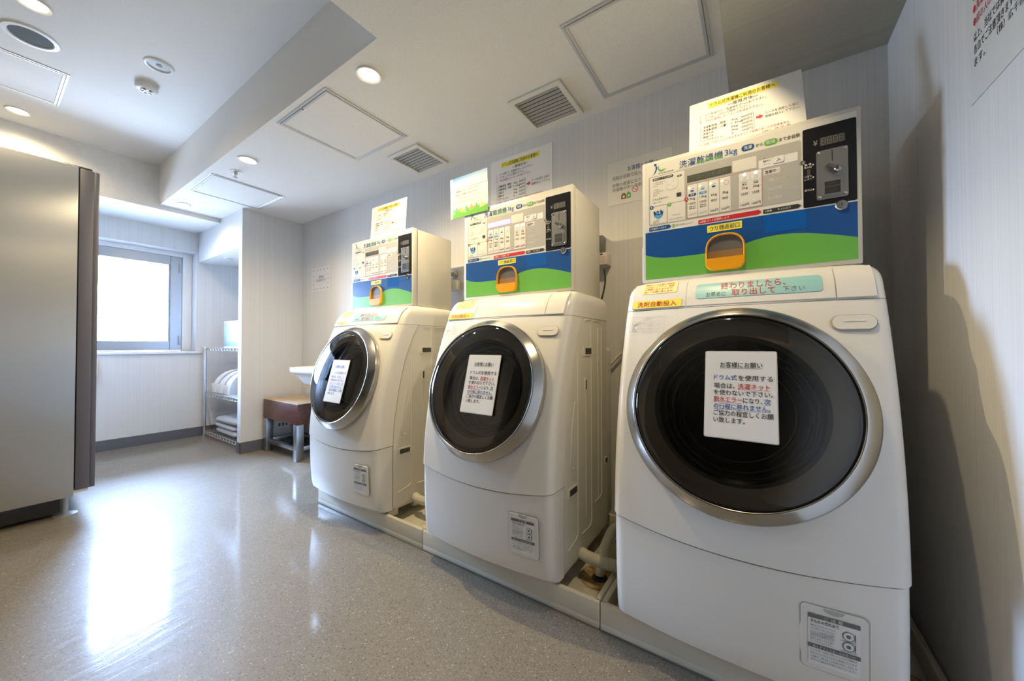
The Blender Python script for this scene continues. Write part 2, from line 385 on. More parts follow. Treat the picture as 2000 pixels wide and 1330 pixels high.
m.lathe([(.0005, -.037), (.014, -.039), (.014, -.041), (.0005, -.041)], CHROME, 16); m.build('sprinkler_head', t)
t = empty('alcove_light', (-3.809, -.379, HH), 'small round fitting in the alcove soffit above the shelf', 'ceiling fitting')
MB().lathe([(.030, -.001), (.034, -.006), (.042, -.005), (.045, 0)], WFRAME, 32).build('trim_ring', t)
MB().lathe([(.0005, -.008), (.012, -.007), (.031, -.002)], CHROME, 32).build('lens', t)

# ------------------------------------------------------------------ washer-dryers
HWX, CR, BOW = .310, .032, .020
EP = [(.095, -.640), (.108, -.672), (.13, -.685), (.20, -.694), (.30, -.699), (.42, -.700), (.575, -.687), (.72, -.660), (.85, -.623), (.95, -.586), (1.02, -.556), (1.075, -.527), (1.102, -.500), (1.118, -.470), (1.126, -.44)]
def edge(z):
    if z <= EP[0][0]: return EP[0][1]
    for i in range(len(EP) - 1):
        if z <= EP[i + 1][0]:
            p1, p2 = EP[i], EP[i + 1]; p0 = EP[max(i - 1, 0)]; p3 = EP[min(i + 2, len(EP) - 1)]
            m1 = (p2[1] - p0[1]) / (p2[0] - p0[0]); m2 = (p3[1] - p1[1]) / (p3[0] - p1[0]); h = p2[0] - p1[0]; t = (z - p1[0]) / h
            return (2*t**3 - 3*t*t + 1) * p1[1] + (t**3 - 2*t*t + t) * h * m1 + (-2*t**3 + 3*t*t) * p2[1] + (t**3 - t*t) * h * m2
    return EP[-1][1]
def groove_y(z):   # where the plastic front meets the sheet-metal side
    P = [(.09, -.597), (.42, -.597), (.52, -.592), (.68, -.565), (.84, -.524), (.957, -.474), (1.04, -.422)]
    for a, b in zip(P, P[1:]):
        if z <= b[0]: return a[1] + (b[1] - a[1]) * max(0, (z - a[0])) / (b[0] - a[0])
    return P[-1][1]
def slope(z): return (edge(z + .004) - edge(z - .004)) / .008
def FW(x, z, off=0.):
    """point of the front surface, pushed out by off"""
    y = edge(z) - BOW * (1 - (x / HWX) ** 2); s = slope(z); k = 1 / math.sqrt(1 + s * s)
    return Vector((x, y - off * k, z + off * s * k))
def seam(x): return .416 - .026 * (1 - min(1, abs(x) / HWX) ** 2)
def outline_s(nf=48, na=6, ns=4):
    out = [('R', i / ns) for i in range(ns)] + [('r', i / na) for i in range(na)]
    out += [('F', 1 - 2 * i / nf) for i in range(nf + 1)]
    out += [('l', 1 - i / na) for i in range(1, na + 1)] + [('L', 1 - i / ns) for i in range(1, ns + 1)]
    return out
def outline_pt(s, z, inset=0., yback=None):
    k, f = s; hw = HWX - inset; r = CR; e = edge(z) + inset
    yb = yback if yback is not None else groove_y(z)
    if k in 'RL':
        sg = 1 if k == 'R' else -1; return Vector((sg * hw, yb + (e + r - yb) * f, z))
    if k in 'rl':
        sg = 1 if k == 'r' else -1; a = R(90) * (1 - f)
        return Vector((sg * (hw - r + r * math.sin(a)), e + r - r * math.cos(a), z))
    x = f * (hw - r); return Vector((x, e - BOW * (1 - f * f), z))
def shell(zb, zt, nz, m, inset=0., hole=None, thick=.006):
    ss = outline_s(); rows = []
    mb = MB()
    def zval(s, t):
        x = outline_pt(s, .4).x; a, b = zb(x), zt(x); return a + (b - a) * t
    ts = [i / nz for i in range(nz + 1)]
    front = [[outline_pt(s, zval(s, t), inset) for s in ss] for t in ts]
    back = [[Vector((p.x * (1 - thick / HWX), p.y + (thick if abs(p.x) < HWX - .001 else 0), p.z)) for p in r] for r in front]
    rows = [back[0]] + front + [back[-1]]
    vs = mb.grid(rows, m)
    if hole:
        dl = [f for f in mb.bm.faces if hole(f.calc_center_median())]; bmesh.ops.delete(mb.bm, geom=dl, context='FACES')
    return mb
DZ, DT = .748, R(15.0); DY = edge(DZ) - BOW - .002
DM = Matrix.Translation((0, DY, DZ)) @ Matrix.Rotation(R(90) - DT, 4, 'X')    # local +Z leaves the door
def door_hole(p): return (p.x ** 2 + ((p.z - DZ) / math.cos(DT)) ** 2) < .238 ** 2 and p.y < -.45
FD = lambda u, v, o=0.: DM @ Vector((u, v, o))

def make_washer(loc, label, group):
    t = empty('washer_dryer', loc, label, 'washing machine', group)
    off = (0, .40, -loc[2])
    def part(mb, n, par=None, **k):
        o = mb.build(n, par or t, **k)
        if par is None: o.location = off
        return o
    # sheet-metal cabinet with pressed ribs and slots
    mb = MB(); ss = outline_s(); rows = []
    for z in [.10, .13, .2, .3, .4, .5, .58, .62, .66, .70, .74, .78, .82, .86, .90, .94, .98, 1.03]:
        ring = [outline_pt(s, z, .010, -.152) for s in ss]
        rows.append(ring)
    mb.grid(rows, SHEET, True, True, True)
    dl = [f for f in mb.bm.faces if f.calc_center_median().y < -.5 and .08 < f.calc_center_median().z < 1.0 and abs(f.calc_center_median().x) < .27]
    bmesh.ops.delete(mb.bm, geom=dl, context='FACES')
    for sg in (-1, 1):
        P = plane((sg * (HWX - .010), 0, 0), (0, sg, 0), (0, 0, 1))     # u = +-y, v = z
        def rib(pts, w=.005, h=.0035):
            mb.tube([P(sg * y, z, 0) for y, z in pts], w * .5, SHEET, 6)
        # side skin slightly proud, stopping at the front groove
        zs = [.11 + i * .92 / 24 for i in range(25)]
        o = [(groove_y(z) + .004, z) for z in zs]
        left = [P(sg * y, z, .008) for y, z in o]; right = [P(sg * -.156, z, .008) for y, z in o]
        mb.grid([[P(sg * (y - .002), z, 0) for y, z in o], left, right, [P(sg * -.152, z, 0) for y, z in o]], SHEET)
        Q = plane((sg * (HWX - .002), 0, 0), (0, sg, 0), (0, 0, 1)); P = Q
        rib([(-.478, .885), (-.478, .215), (-.483, .196), (-.500, .186), (-.568, .174)])
        rib([(-.402, 1.010), (-.35, 1.014), (-.343, 1.006), (-.342, .9), (-.342, .21), (-.348, .19), (-.362, .181), (-.44, .183)])
        rib([(-.412, .735), (-.404, .745), (-.400, .735), (-.400, .235)]); rib([(-.265, .985), (-.265, .265)])
        rib([(-.318, 1.011), (-.25, 1.013), (-.240, 1.0)]); rib([(-.224, .985), (-.224, .285), (-.230, .268), (-.245, .260), (-.30, .256)])
        rib([(-.505, .70), (-.53, .60), (-.542, .50), (-.541, .47), (-.530, .458), (-.512, .456)])
    part(mb, 'cabinet', fix=True)
    for sg in (-1, 1):
        P = plane((sg * (HWX - .002), 0, 0), (0, sg, 0), (0, 0, 1))
        for y0, y1, z0, z1, dk in ((-.425, -.335, .868, .905, .62), (-.565, -.485, .357, .392, .75), (-.186, -.158, .382, .412, .8), (-.409, -.391, .726, .782, .45)):
            a, b = sorted((sg * y0, sg * y1)); m = MB(); m.rect(a, z0, b, z1, P, SHEET, 0, .003, .003, 2)
            w = (b - a) * (1 - dk) * .5; h = (z1 - z0) * .17; m.rect(a + w, z0 + h, b - w * .6, z1 - h, P, DARKSLOT, .0034, None, .002, 2)
            part(m, 'side_slot')
    part(MB().box(-.30, .30, -.165, -.055, .12, .90, SHEET, .02, 3), 'rear_cover')
    part(shell(lambda x: .100, lambda x: seam(x) - .004, 14, ABS, .003), 'lower_panel')
    part(shell(lambda x: seam(x), lambda x: 1.0195, 40, ABS, 0, door_hole), 'front_panel')
    # top cover with rounded shoulders
    mb = MB(); rows = []
    for z, sh in ((1.021, 0), (1.04, 0), (1.06, 0), (1.075, 0), (1.088, .001), (1.100, .004), (1.110, .009), (1.118, .016), (1.1235, .026), (1.126, .040)):
        ring = [outline_pt(s, z, 0, -.158 - sh) for s in ss]
        rows.append([Vector((p.x * (1 - sh / HWX), p.y, p.z)) for p in ring])
    mb.grid(rows, ABS, True, True, True); part(mb, 'top_cover', angle=50)
    def patch(u0, u1, v0, v1, n, name, par=None):
        m = MB(); us = [u0 + (u1 - u0) * i / n for i in range(n + 1)]; vv = [v0 + (v1 - v0) * i / 12 for i in range(13)]
        rows = [[FW(u, v, .0022) for u in us] for v in vv]
        rim = lambda v: [FW(u, v, -.001) for u in us]
        m.grid([rim(v0 - .0008)] + rows + [rim(v1 + .0008)], ABS)
        for u in (u0, u1): m.grid([[FW(u, v, .0022) for v in vv], [FW(u, v, -.001) for v in vv]], ABS)
        return part(m, name)
    patch(-.288, -.127, 1.026, 1.110, 6, 'detergent_drawer'); patch(-.1245, .214, 1.026, 1.113, 10, 'control_cover'); patch(.2165, .289, 1.026, 1.110, 4, 'filter_lid')
    # door
    door = part(MB().lathe([(.2705, -.016), (.271, .001), (.2700, .0040), (.2670, .0075), (.2455, .0285), (.2430, .0305), (.2405, .0305), (.2388, .028), (.2375, .020)], mat('satin_ring_metal', (.47, .46, .43), .2, 1), 96, DM), 'door', angle=60)
    door['label'] = 'satin metal door ring'
    part(MB().lathe([(.2372, .021), (.2372, .028), (.233, .0315), (.22, .035), (.19, .0395), (.14, .0445), (.08, .048), (.0005, .049)], SMOKE, 96, DM), 'door_glass', door, angle=80)
    m = MB().lathe([(.2370, .020), (.234, .012), (.19, .008), (.182, -.010)], mat('warm_grey_door_plastic', (.42, .385, .31), .45), 96, DM)
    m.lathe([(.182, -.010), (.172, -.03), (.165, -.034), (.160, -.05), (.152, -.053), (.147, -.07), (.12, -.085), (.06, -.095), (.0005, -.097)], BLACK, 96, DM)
    for r_ in (.17, .155, .13): m.lathe([(r_ + .0015, -.03 - (.17 - r_)), (r_, -.028 - (.17 - r_)), (r_ - .0015, -.03 - (.17 - r_))], DRUM, 72, DM)
    part(m, 'door_bowl', door, angle=30)
    m = MB(); us = [(.242 + .0425 * c[0], .962 + .0175 * c[1]) for c in circ(0, 0, 1, 4)]
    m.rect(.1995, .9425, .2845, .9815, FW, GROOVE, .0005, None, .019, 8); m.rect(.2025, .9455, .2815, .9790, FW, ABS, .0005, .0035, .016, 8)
    m.rect(.222, .9635, .262, .968, FW, WHT, .0037, .0045, .002, 3); part(m, 'door_button')
    m = MB(); u0, v0, u1, v1 = .146, .192, .258, .332
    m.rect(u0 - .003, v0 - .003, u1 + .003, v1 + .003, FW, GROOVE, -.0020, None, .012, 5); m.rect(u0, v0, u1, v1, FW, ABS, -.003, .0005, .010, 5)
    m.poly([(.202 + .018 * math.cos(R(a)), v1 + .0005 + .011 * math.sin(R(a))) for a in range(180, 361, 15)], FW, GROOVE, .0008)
    fc = part(m, 'filter_cover')
    m = MB(); a0, a1 = u0 + .012, u1 - .013; tp, bt = v1 - .016, v0 + .010
    m.rect(a0, bt, a1, tp, FW, WHT, .0009); m.rect(a0, tp - .010, a1, tp, FW, INKG, .0012); m.rect(a0, bt + .038, a1, bt + .047, FW, INKG, .0012)
    m.text('ご 注 意', a0 + .028, tp - .009, a1 - .028, tp - .001, FW, WHT, .0016)
    m.text('水もれの恐れあり', a0 + .004, tp - .020, a0 + .052, tp - .012, FW, BLK, .0016, .02)
    m.text('糸くずフィルターのお手入れ', a0 + .008, bt + .0395, a1 - .008, bt + .0455, FW, WHT, .0016)
    for i in range(4): m.text(('運転中や水がたまっている', 'ときは絶対に取り外さない', 'でください床がぬれる恐れ', 'がありますご注意ください')[i], a0 + .004, tp - .028 - i * .0065, a0 + .046, tp - .0235 - i * .0065, FW, INKG, .0016)
    for i in range(4): m.text(('フィルターをはずす前に', '残り湯や洗濯水がないか', '確認し排水してから取り', '外してお手入れください')[i], a0 + .004, bt + .069 - i * .006, a0 + .044, bt + .0735 - i * .006, FW, INKG, .0016)
    for i in range(4): m.text(('フィルターは右へ回してしっかり締める', 'ゆるんでいると水もれの原因になります', '１週間に一度は糸くずを取り除き、水洗いを', 'お手入れ後は必ず取り付けてください')[i], a0 + .004, bt + .031 - i * .0075, a1 - .006, bt + .036 - i * .0075, FW, INKG, .0016)
    for du, dv in ((.068, -.030), (.068, -.052)):
        cx, cy = a0 + du, tp + dv
        for ri in (.010, .006): m.poly(circ(cx, cy, ri, 20) + list(reversed(circ(cx, cy, ri - .0012, 20)))[:0], FW, INKG if ri > .008 else WHT, .0013 + (.010 - ri) * .05)
        m.poly(circ(cx, cy, .0085, 20), FW, WHT, .0014); m.poly(circ(cx, cy, .004, 16), FW, INKG, .0019); m.rect(cx - .013, cy - .0115, cx + .013, cy - .0105, FW, INKG, .0016); m.rect(cx + .010, cy - .008, cx + .0115, cy + .008, FW, INKG, .0016)
    fl = part(m, 'filter_label', fc); fl['label'] = 'printed grey and white caution label'
    # fixed stickers
    m = MB(); m.sheet(-.262, 1.072, -.154, 1.110, FW, PALEYEL, .0026, .0032, .004, 3)
    for i, s_ in enumerate(('洗剤ケースを開け洗剤を', '入れないで下さい。故障', 'の原因になりますので、', '宜しくお願い致します。')): m.text(s_, -.254, 1.101 - i * .0085, -.164, 1.1075 - i * .0085, FW, RED, .0038)
    part(m, 'sticker')['label'] = 'pale yellow sticker with small red text'
    m = MB(); m.sheet(-.284, 1.0255, -.137, 1.050, FW, YEL, .0026, .0034, .003, 3); m.text('洗剤自動投入', -.270, 1.029, -.152, 1.046, FW, RED, .004, .015)
    part(m, 'sticker')['label'] = 'bright yellow sticker with bold red text'
    m = MB(); a, b, c, d = -.286, .950, -.182, .999
    for q in ((a, d - .0008, c, d), (a, b, c, b + .0008), (a, b, a + .0008, d), (c - .0008, b, c, d)): m.rect(*q, FW, FAINT, .0006)
    m.text('お願い', -.25, .990, -.22, .9965, FW, FAINT, .0007)
    for i in range(4): m.text('衣類やボタンを確認してください', -.262, .981 - i * .008, -.190, .986 - i * .008, FW, FAINT, .0007)
    m.poly(circ(-.274, .979, .006), FW, FAINT, .0006); m.poly(circ(-.274, .979, .005), FW, ABS, .0007); m.poly([(-.280, .957), (-.268, .957), (-.274, .968)], FW, FAINT, .0006)
    part(m, 'faint_label')
    # base frame with feet
    m = MB().box(-.25, .25, -.60, -.10, .089, .115, SHEET, .004)
    for sg in (-1, 1):
        for y0, y1 in ((-.59, -.53), (-.43, -.37), (-.19, -.13)): m.box(sg * .250 - .02, sg * .250 + .02, y0, y1, .045, .10, SHEET, .004)
        m.box(sg * .292 - .006, sg * .292 + .006, -.575, -.12, .0895, .17, SHEET, .003)
    part(m, 'base_frame')
    for sx in (-1, 1):
        for y in (-.55, -.16): part(MB().lathe([(.0005, .0305), (.022, .0305), (.022, .040), (.012, .045), (.012, .06), (.0005, .06)], RUBBER, 20, Matrix.Translation((sx * .225, y, 0))), 'foot')
    return t
WG = 'white drum washer-dryers along the back wall'
W3 = make_washer((.375, -.40, .0305), 'nearest white drum washer at right, teal sticker and large door', WG)
W2 = copy_tree(W3); W2.location = (-.448, -.40, .0305); W2['label'] = 'middle white drum washer, side panel showing, no teal sticker'
W1 = copy_tree(W3); W1.location = (-1.380, -.40, .0305); W1['label'] = 'farthest white drum washer beside the sink, narrow in view, teal sticker'
def teal(par, loc):
    m = MB(); m.sheet(-.100, 1.0445, .190, 1.090, FW, TEAL, .0026, .0036, .006, 4)
    m.text('終わりましたら、', -.035, 1.067, .115, 1.088, FW, RED, .0042, .02); m.text('お早めに', -.072, 1.0475, -.022, 1.062, FW, INKG, .0042)
    m.text('取り出して', -.008, 1.0465, .092, 1.066, FW, RED, .0042, .025); m.text('下さい', .108, 1.049, .155, 1.064, FW, INKG, .0042)
    o = m.build('sticker', par); o.location = loc; o['label'] = 'pale teal sticker with red text'; return o
teal(W3, (0, .40, -.0305)); teal(W1, (0, .40, -.0305))
for w, dx in ((W3, -.020), (W2, .006), (W1, .008)):
    for c in kids(w):
        if c.name.startswith('filter_cover'): c.location.x += dx

def door_notice(x, u, v, label):
    t = empty('laminated_notice', (x, -.70, .75), label, 'notice', 'laminated A5 notices on the doors')
    F = lambda a, b, o=0.: DM @ Vector((u + a, v + b, .0535 + o)) + Vector((0, .70, -.75))
    m = MB(); m.rect(-.0755, -.1085, .0755, .1085, F, glass_film, -.0006, -.0002, .004, 3); m.build('film_edge', t)
    m = MB(); m.rect(-.0735, -.1065, .0735, .1065, F, LAMI, -.0003, .0003, .001, 2)
    m.text('お客様にお願い', -.042, .066, .046, .080, F, BLK, .0007, .02); m.rect(-.042, .0645, .046, .0652, F, BLK, .0006)
    rows = [[('ドラム式', INKB, -.055, -.006), ('を使用する', BLK, -.003, .066)], [('場合は、', BLK, -.055, -.010), ('洗濯ネット', RED, -.004, .060)], [('を使わないで下さい。', BLK, -.055, .066)],
            [('脱水エラー', RED, -.055, .005), ('になり、', BLK, .007, .045), ('次', INKB, .048, .061)], [('の行程に移れません。', INKB, -.055, .060)], [('ご協力の程宜しくお願', BLK, -.055, .066)], [('い致します。', BLK, -.055, .010)]]
    for i, r in enumerate(rows):
        b = .030 - i * .0168 + (.004 if i == 0 else 0)
        for s_, c_, a0, a1 in r:
            m.text(s_, a0, b, a1, b + .0135, F, c_, .0007, .022)
            if c_ is not BLK and i in (1, 3, 4): m.rect(a0, b - .0013, a1, b - .0006, F, c_, .0006)
    m.build('paper', t)
glass_film = mat('clear_film_rim', (.62, .62, .58), .1)
door_notice(.375, .014, .028, 'white laminated notice taped to the door of the nearest washer')
door_notice(-.448, .035, .008, 'white laminated notice taped to the door of the middle washer')
door_notice(-1.380, .045, -.030, 'white laminated notice taped to the door of the farthest washer')

# ------------------------------------------------------------------ coin boxes
BW, BZ0, BZ1, BY0, BY1 = .565, 1.126, 1.548, -.447, -.150
FB = plane((0, BY0, 0), (1, 0, 0), (0, 0, 1))
def make_coin_box(loc, label, group):
    t = empty('coin_box', loc, label, 'coin control box', group); off = (-BW / 2, .30, -loc[2])
    def part(mb, n, par=None, **k):
        o = mb.build(n, par or t, **k)
        if par is None: o.location = off
        return o
    part(MB().box(.002, BW - .002, BY0 + .034, BY1, BZ0, BZ1 - .003, CREAM, .003), 'housing')
    part(MB().box(0, BW, BY0, BY0 + .030, BZ0, BZ1, CREAM, .003), 'front_door')
    m = MB(); F = FB
    m.rect(.010, 1.138, .556, 1.536, F, CREAM2, .0004)
    xs = [(.010, 1.224), (.040, 1.213), (.071, 1.207), (.105, 1.2045), (.136, 1.2045), (.17, 1.204), (.198, 1.2045), (.25, 1.2105), (.307, 1.220), (.33, 1.226), (.355, 1.230), (.385, 1.232), (.416, 1.2305), (.45, 1.2255), (.484, 1.2175), (.52, 1.2075), (.5555, 1.196)]
    m.poly([(.010, 1.138), (.5555, 1.138)] + list(reversed(xs)), F, GREEN, .0008); m.poly(xs + [(.5555, 1.2925), (.010, 1.3015)], F, BLUE, .0008)
    m.rect(.350, 1.241, .450, 1.2935, F, BLUE2, .0011)
    m.rect(.443, 1.2965, .5555, 1.5195, F, BLACK, .0010, None, .004, 3)
    # title row
    m.text('洗濯乾燥機', .120, 1.499, .246, 1.524, F, BLUE, .0012, .012, .04); m.text('3kg', .252, 1.501, .285, 1.525, F, INKB, .0012, .02)
    m.poly([(.118, 1.4975), (.286, 1.4975), (.286, 1.5035), (.118, 1.5015)], F, CREAM2, .0010)
    m.text('乾燥機', .172, 1.499, .246, 1.5115, F, GREEN, .0013, .012)
    m.rect(.296, 1.5025, .329, 1.5205, F, BLUE, .0012, None, .009, 5); m.text('洗濯', .302, 1.506, .323, 1.517, F, WHT, .0016, .02); m.text('から', .333, 1.5055, .350, 1.516, F, BLK, .0012, .02)
    m.rect(.353, 1.5015, .386, 1.5190, F, GREEN, .0012, None, .009, 5); m.text('乾燥', .359, 1.505, .380, 1.5155, F, WHT, .0018, .01); m.text('まで全自動', .389, 1.5045, .437, 1.5155, F, BLK, .0012, .02)
    # emblem: leaning figure stroke, dot, green crescent and name
    m.poly([(.0335, 1.497), (.046, 1.507), (.0515, 1.521), (.0495, 1.5275), (.0455, 1.527), (.0455, 1.517), (.041, 1.506)], F, BLUE, .0012); m.poly(circ(.0445, 1.5335, .0042, 16), F, BLUE, .0013)
    m.poly([(.0545, 1.5275), (.0565, 1.5265), (.0565, 1.5175), (.063, 1.511), (.080, 1.5135), (.066, 1.5065), (.0575, 1.508), (.0535, 1.515)], F, GREEN, .0012)
    m.text('KOSENSHA', .054, 1.4975, .103, 1.504, F, INKG, .0012, .01)
    # grey instruction field and white cells
    m.rect(.022, 1.323, .439, 1.494, F, GREYP, .0009, None, .005, 3)
    for q in ((.0265, 1.390, .136, 1.4905), (.0265, 1.328, .080, 1.387), (.083, 1.326, .1375, 1.388), (.272, 1.444, .334, 1.480), (.339, 1.437, .432, 1.4625)): m.rect(*q, F, CREAM2, .0012, None, .003, 3)
    m.rect(.3405, 1.438, .4315, 1.4615, F, WHT, .0014, None, .003, 3); m.rect(.142, 1.3255, .3475, 1.4385, F, RED, .0011, None, .004, 3); m.rect(.143, 1.3265, .3465, 1.4375, F, GREYP, .0013, None, .004, 3)
    m.rect(.035, 1.4775, .102, 1.4865, F, BLK, .0015, None, .0045, 4); m.text('最初に…ドラム洗浄', .039, 1.479, .098, 1.4853, F, WHT, .0019, .02); m.rect(.113, 1.473, .128, 1.479, F, BLK, .0015, None, .003, 3); m.text('無料', .117, 1.4743, .124, 1.4778, F, WHT, .0019, .02)
    m.poly(circ(.097, 1.4545, .0205, 32), F, FAINT, .0015); m.poly(circ(.097, 1.4545, .0197, 32), F, CREAM2, .0017)
    for a in (60, 180, 300): m.poly(circ(.097 + .011 * math.cos(R(a)), 1.4545 + .011 * math.sin(R(a)), .0015, 8), F, FAINT, .0019)
    for i, s_ in enumerate(('ドアを閉めて電源を入れ', 'ドラム洗浄ボタンを', '押します', '', 'ドアを閉めて', 'ドラム洗浄ボタンを', '押すと洗浄を', '始めます')):
        if s_: m.text(s_, .0365, 1.4675 - i * .0062, .0365 + .0036 * len(s_), 1.4718 - i * .0062, F, INKG, .0015)
    m.text('ドラム洗浄ボタン', .036, 1.408, .087, 1.416, F, BLK, .0015); m.text('洗浄１０分間', .036, 1.3985, .062, 1.4035, F, INKG, .0015)
    m.rect(.1115, 1.4075, .1255, 1.4195, F, BLK, .0015, .003, .002, 3); m.poly(circ(.118, 1.429, .0012, 8), F, INKG, .0015)
    m.poly(circ(.0315, 1.3865, .0062, 20), F, BLUE, .0019); m.text('1', .030, 1.3825, .033, 1.3905, F, WHT, .0023, .02); m.poly(circ(.089, 1.3855, .0062, 20), F, GREEN, .0019); m.text('2', .0868, 1.3815, .0912, 1.3895, F, WHT, .0023, .02)
    sh = [(.037 + .033 * i / 12, 1.3705 + .004 * math.sin(i * 1.57)) for i in range(13)]
    m.poly([(.0405, 1.352), (.0535, 1.343), (.0665, 1.352)] + list(reversed([(x, z) for x, z in sh])), F, BLUE, .0016); m.poly([(.0405, 1.356), (.047, 1.359), (.0535, 1.356), (.060, 1.359), (.0665, 1.356), (.064, 1.349), (.0535, 1.343), (.043, 1.349)], F, SKYB, .0018); m.text('洗濯', .0465, 1.3605, .0605, 1.3665, F, WHT, .0022, .02)
    for i in range(3): m.text(('ドアを開けて', '洗濯物を入れ', '閉めます')[i], .036, 1.3375 - i * .0042, .058, 1.3408 - i * .0042, F, INKG, .0016)
    m.text('洗剤は自動投入', .086, 1.3305, .135, 1.338, F, FAINT, .0016)
    for i in range(2): m.rect(.098, 1.3455 + i * .003, .122, 1.3462 + i * .003, F, FAINT, .0016)
    # programme columns
    def colm(u, ic, pill, lines, price, led):
        w = .029; m.rect(u, 1.3285, u + w, 1.4365, F, CREAM2, .0016, None, .002, 2); c = u + w / 2
        m.rect(u + .002, 1.411, u + w - .002, 1.4345, F, WHT, .0019, None, .002, 2)
        if ic == 'sun':
            for k in range(10):
                a = R(36 * k); x, z = c + .003 + .0058 * math.cos(a), 1.4195 + .0058 * math.sin(a)
                m.poly([(x - .0014 * math.sin(a), z + .0014 * math.cos(a)), (x + .0014 * math.sin(a), z - .0014 * math.cos(a)), (x + .0026 * math.cos(a), z + .0026 * math.sin(a))], F, RED, .0021)
        elif ic == 'air':
            for k in range(3): m.rect(c - .005 + k * .001, 1.414 + k * .0034, c + .005, 1.4146 + k * .0034, F, GREEN, .0021)
        else:
            m.poly([(c - .007, 1.4235), (c - .005, 1.4125), (c + .004, 1.4125), (c + .0065, 1.4235)], F, FAINT, .0021); m.poly([(c - .0060, 1.4205), (c - .0043, 1.4135), (c + .0033, 1.4135), (c + .0055, 1.4205)], F, WHT, .0022); m.poly([(c - .0052, 1.4175), (c - .004, 1.4125), (c + .003, 1.4125), (c + .0048, 1.4175)], F, BLUE if ic == 'b' else SKYB, .0023)
        m.poly(circ(u + .0065, 1.4255, .0034, 12), F, led, .0025) if led is LEDA else m.poly(circ(c, 1.4305, .0036, 14), F, led, .0025)
        if pill: m.rect(u + .003, 1.398, u + w - .003, 1.4065, F, pill[0], .0019, None, .0028, 3); m.text(pill[1], u + .009, 1.3995, u + w - .009, 1.405, F, WHT, .0023, .02)
        for s_, z, h, k in lines: m.text(s_, c - k / 2, z, c + k / 2, z + h, F, BLK, .0019, .01)
        m.rect(u + .001, 1.3455, u + w - .001, 1.3459, F, FAINT, .0018); m.rect(u + .001, 1.3735, u + w - .001, 1.3739, F, FAINT, .0018)
        m.text(price, c - .011, 1.3335, c + .011, 1.3425, F, BLK if price[0] in '31' else FAINT, .0019, .01)
    colm(.1445, 'b', (BLUE, '標準'), [('3kg', 1.3855, .0095, .016), ('130分', 1.3695, .0095, .020), ('洗濯 50分', 1.3615, .005, .019), ('乾燥 80分', 1.355, .005, .019)], '600円', LEDA)
    colm(.1755, 's', (SKYB, '少量'), [('1.5kg', 1.3855, .0095, .021), ('100分', 1.3695, .0095, .020), ('洗濯 40分', 1.3615, .005, .019), ('乾燥 60分', 1.355, .005, .019)], '500円', LEDA)
    colm(.2065, 'b', None, [('6kg', 1.3845, .0095, .016), ('40分', 1.366, .0095, .017)], '300円', LEDA); colm(.2375, 'sun', None, [('3kg', 1.3845, .0095, .016), ('30分', 1.366, .0095, .017)], '100円', LEDA)
    colm(.2885, 'air', None, [('ドラム', 1.4035, .004, .012), ('静止', 1.397, .006, .012), ('2kg', 1.3855, .0095, .016), ('15分', 1.366, .0095, .017)], '100円', LEDW); colm(.3175, 'air', None, [('ドラム', 1.4035, .004, .012), ('回転', 1.397, .006, .012), ('2kg', 1.3855, .0095, .016), ('15分', 1.366, .0095, .017)], '100円', LEDW)
    m.poly(circ(.1415, 1.3915, .0062, 20), F, RED, .0023); m.text('3', .1395, 1.3875, .1437, 1.3955, F, WHT, .0027, .02)
    m.text('電源ボタン', .350, 1.4535, .370, 1.4595, F, BLK, .0017, .01); m.text('押して入', .352, 1.445, .368, 1.449, F, INKG, .0017); m.poly(circ(.354, 1.466, .0012, 8), F, BLK, .0015)
    m.rect(.374, 1.4425, .401, 1.4640, F, FAINT, .0016, None, .003, 3); m.rect(.375, 1.4435, .400, 1.4630, F, WHT, .0018, .003, .003, 3); m.text('入', .3825, 1.447, .3925, 1.459, F, BLK, .0035)
    m.rect(.351, 1.4145, .391, 1.431, F, CREAM2, .0012, None, .003, 3); m.text('営業中', .355, 1.4175, .381, 1.428, F, BLK, .0016, .01); m.poly(circ(.3865, 1.4235, .0012, 8), F, RED, .0016)
    for z, s_ in ((1.393, '運転コース'), (1.366, '運転時間'), (1.340, '投入金額')): m.text(s_, .360, z, .360 + .0085 * len(s_), z + .009, F, CREAM2, .0012)
    m.rect(.357, 1.358, .434, 1.3584, F, CREAM2, .0012)
    # step arrows
    def arrow(u0, v0, u1, v1, c_, s_, w): m.poly([(u0, v0), (u1, v0), (u1 + .007, (v0 + v1) / 2), (u1, v1), (u0, v1)], F, c_, .0012); m.text(s_, u0 + .004, v0 + .003, u0 + .004 + w, v1 - .003, F, WHT, .0016, .015)
    arrow(.0225, 1.305, .087, 1.3185, BLUE, '1.洗濯物を入れます', .052); m.rect(.098, 1.3065, .1045, 1.3175, F, GREEN, .0012); m.text('2', .0995, 1.309, .103, 1.315, F, WHT, .0016); m.text('洗剤は自動投入されます', .107, 1.3085, .160, 1.3145, F, INKG, .0012)
    arrow(.176, 1.3015, .338, 1.315, RED, '3.運転コースを選択します', .082); arrow(.349, 1.3, .431, 1.3125, BLK, '4.硬貨　　を入れます', .062)
    # coin field lettering
    m.text('¥', .466, 1.465, .4755, 1.4835, F, DIGIT, .0014, .02)
    m.poly(circ(.4425, 1.4265, .0066, 20), F, BLK, .0014); m.poly(circ(.4425, 1.4265, .0056, 20), F, WHT, .0016); m.poly(circ(.4425, 1.4265, .005, 20), F, BLK, .0018); m.text('4', .4402, 1.4222, .4448, 1.4308, F, WHT, .0022, .02)
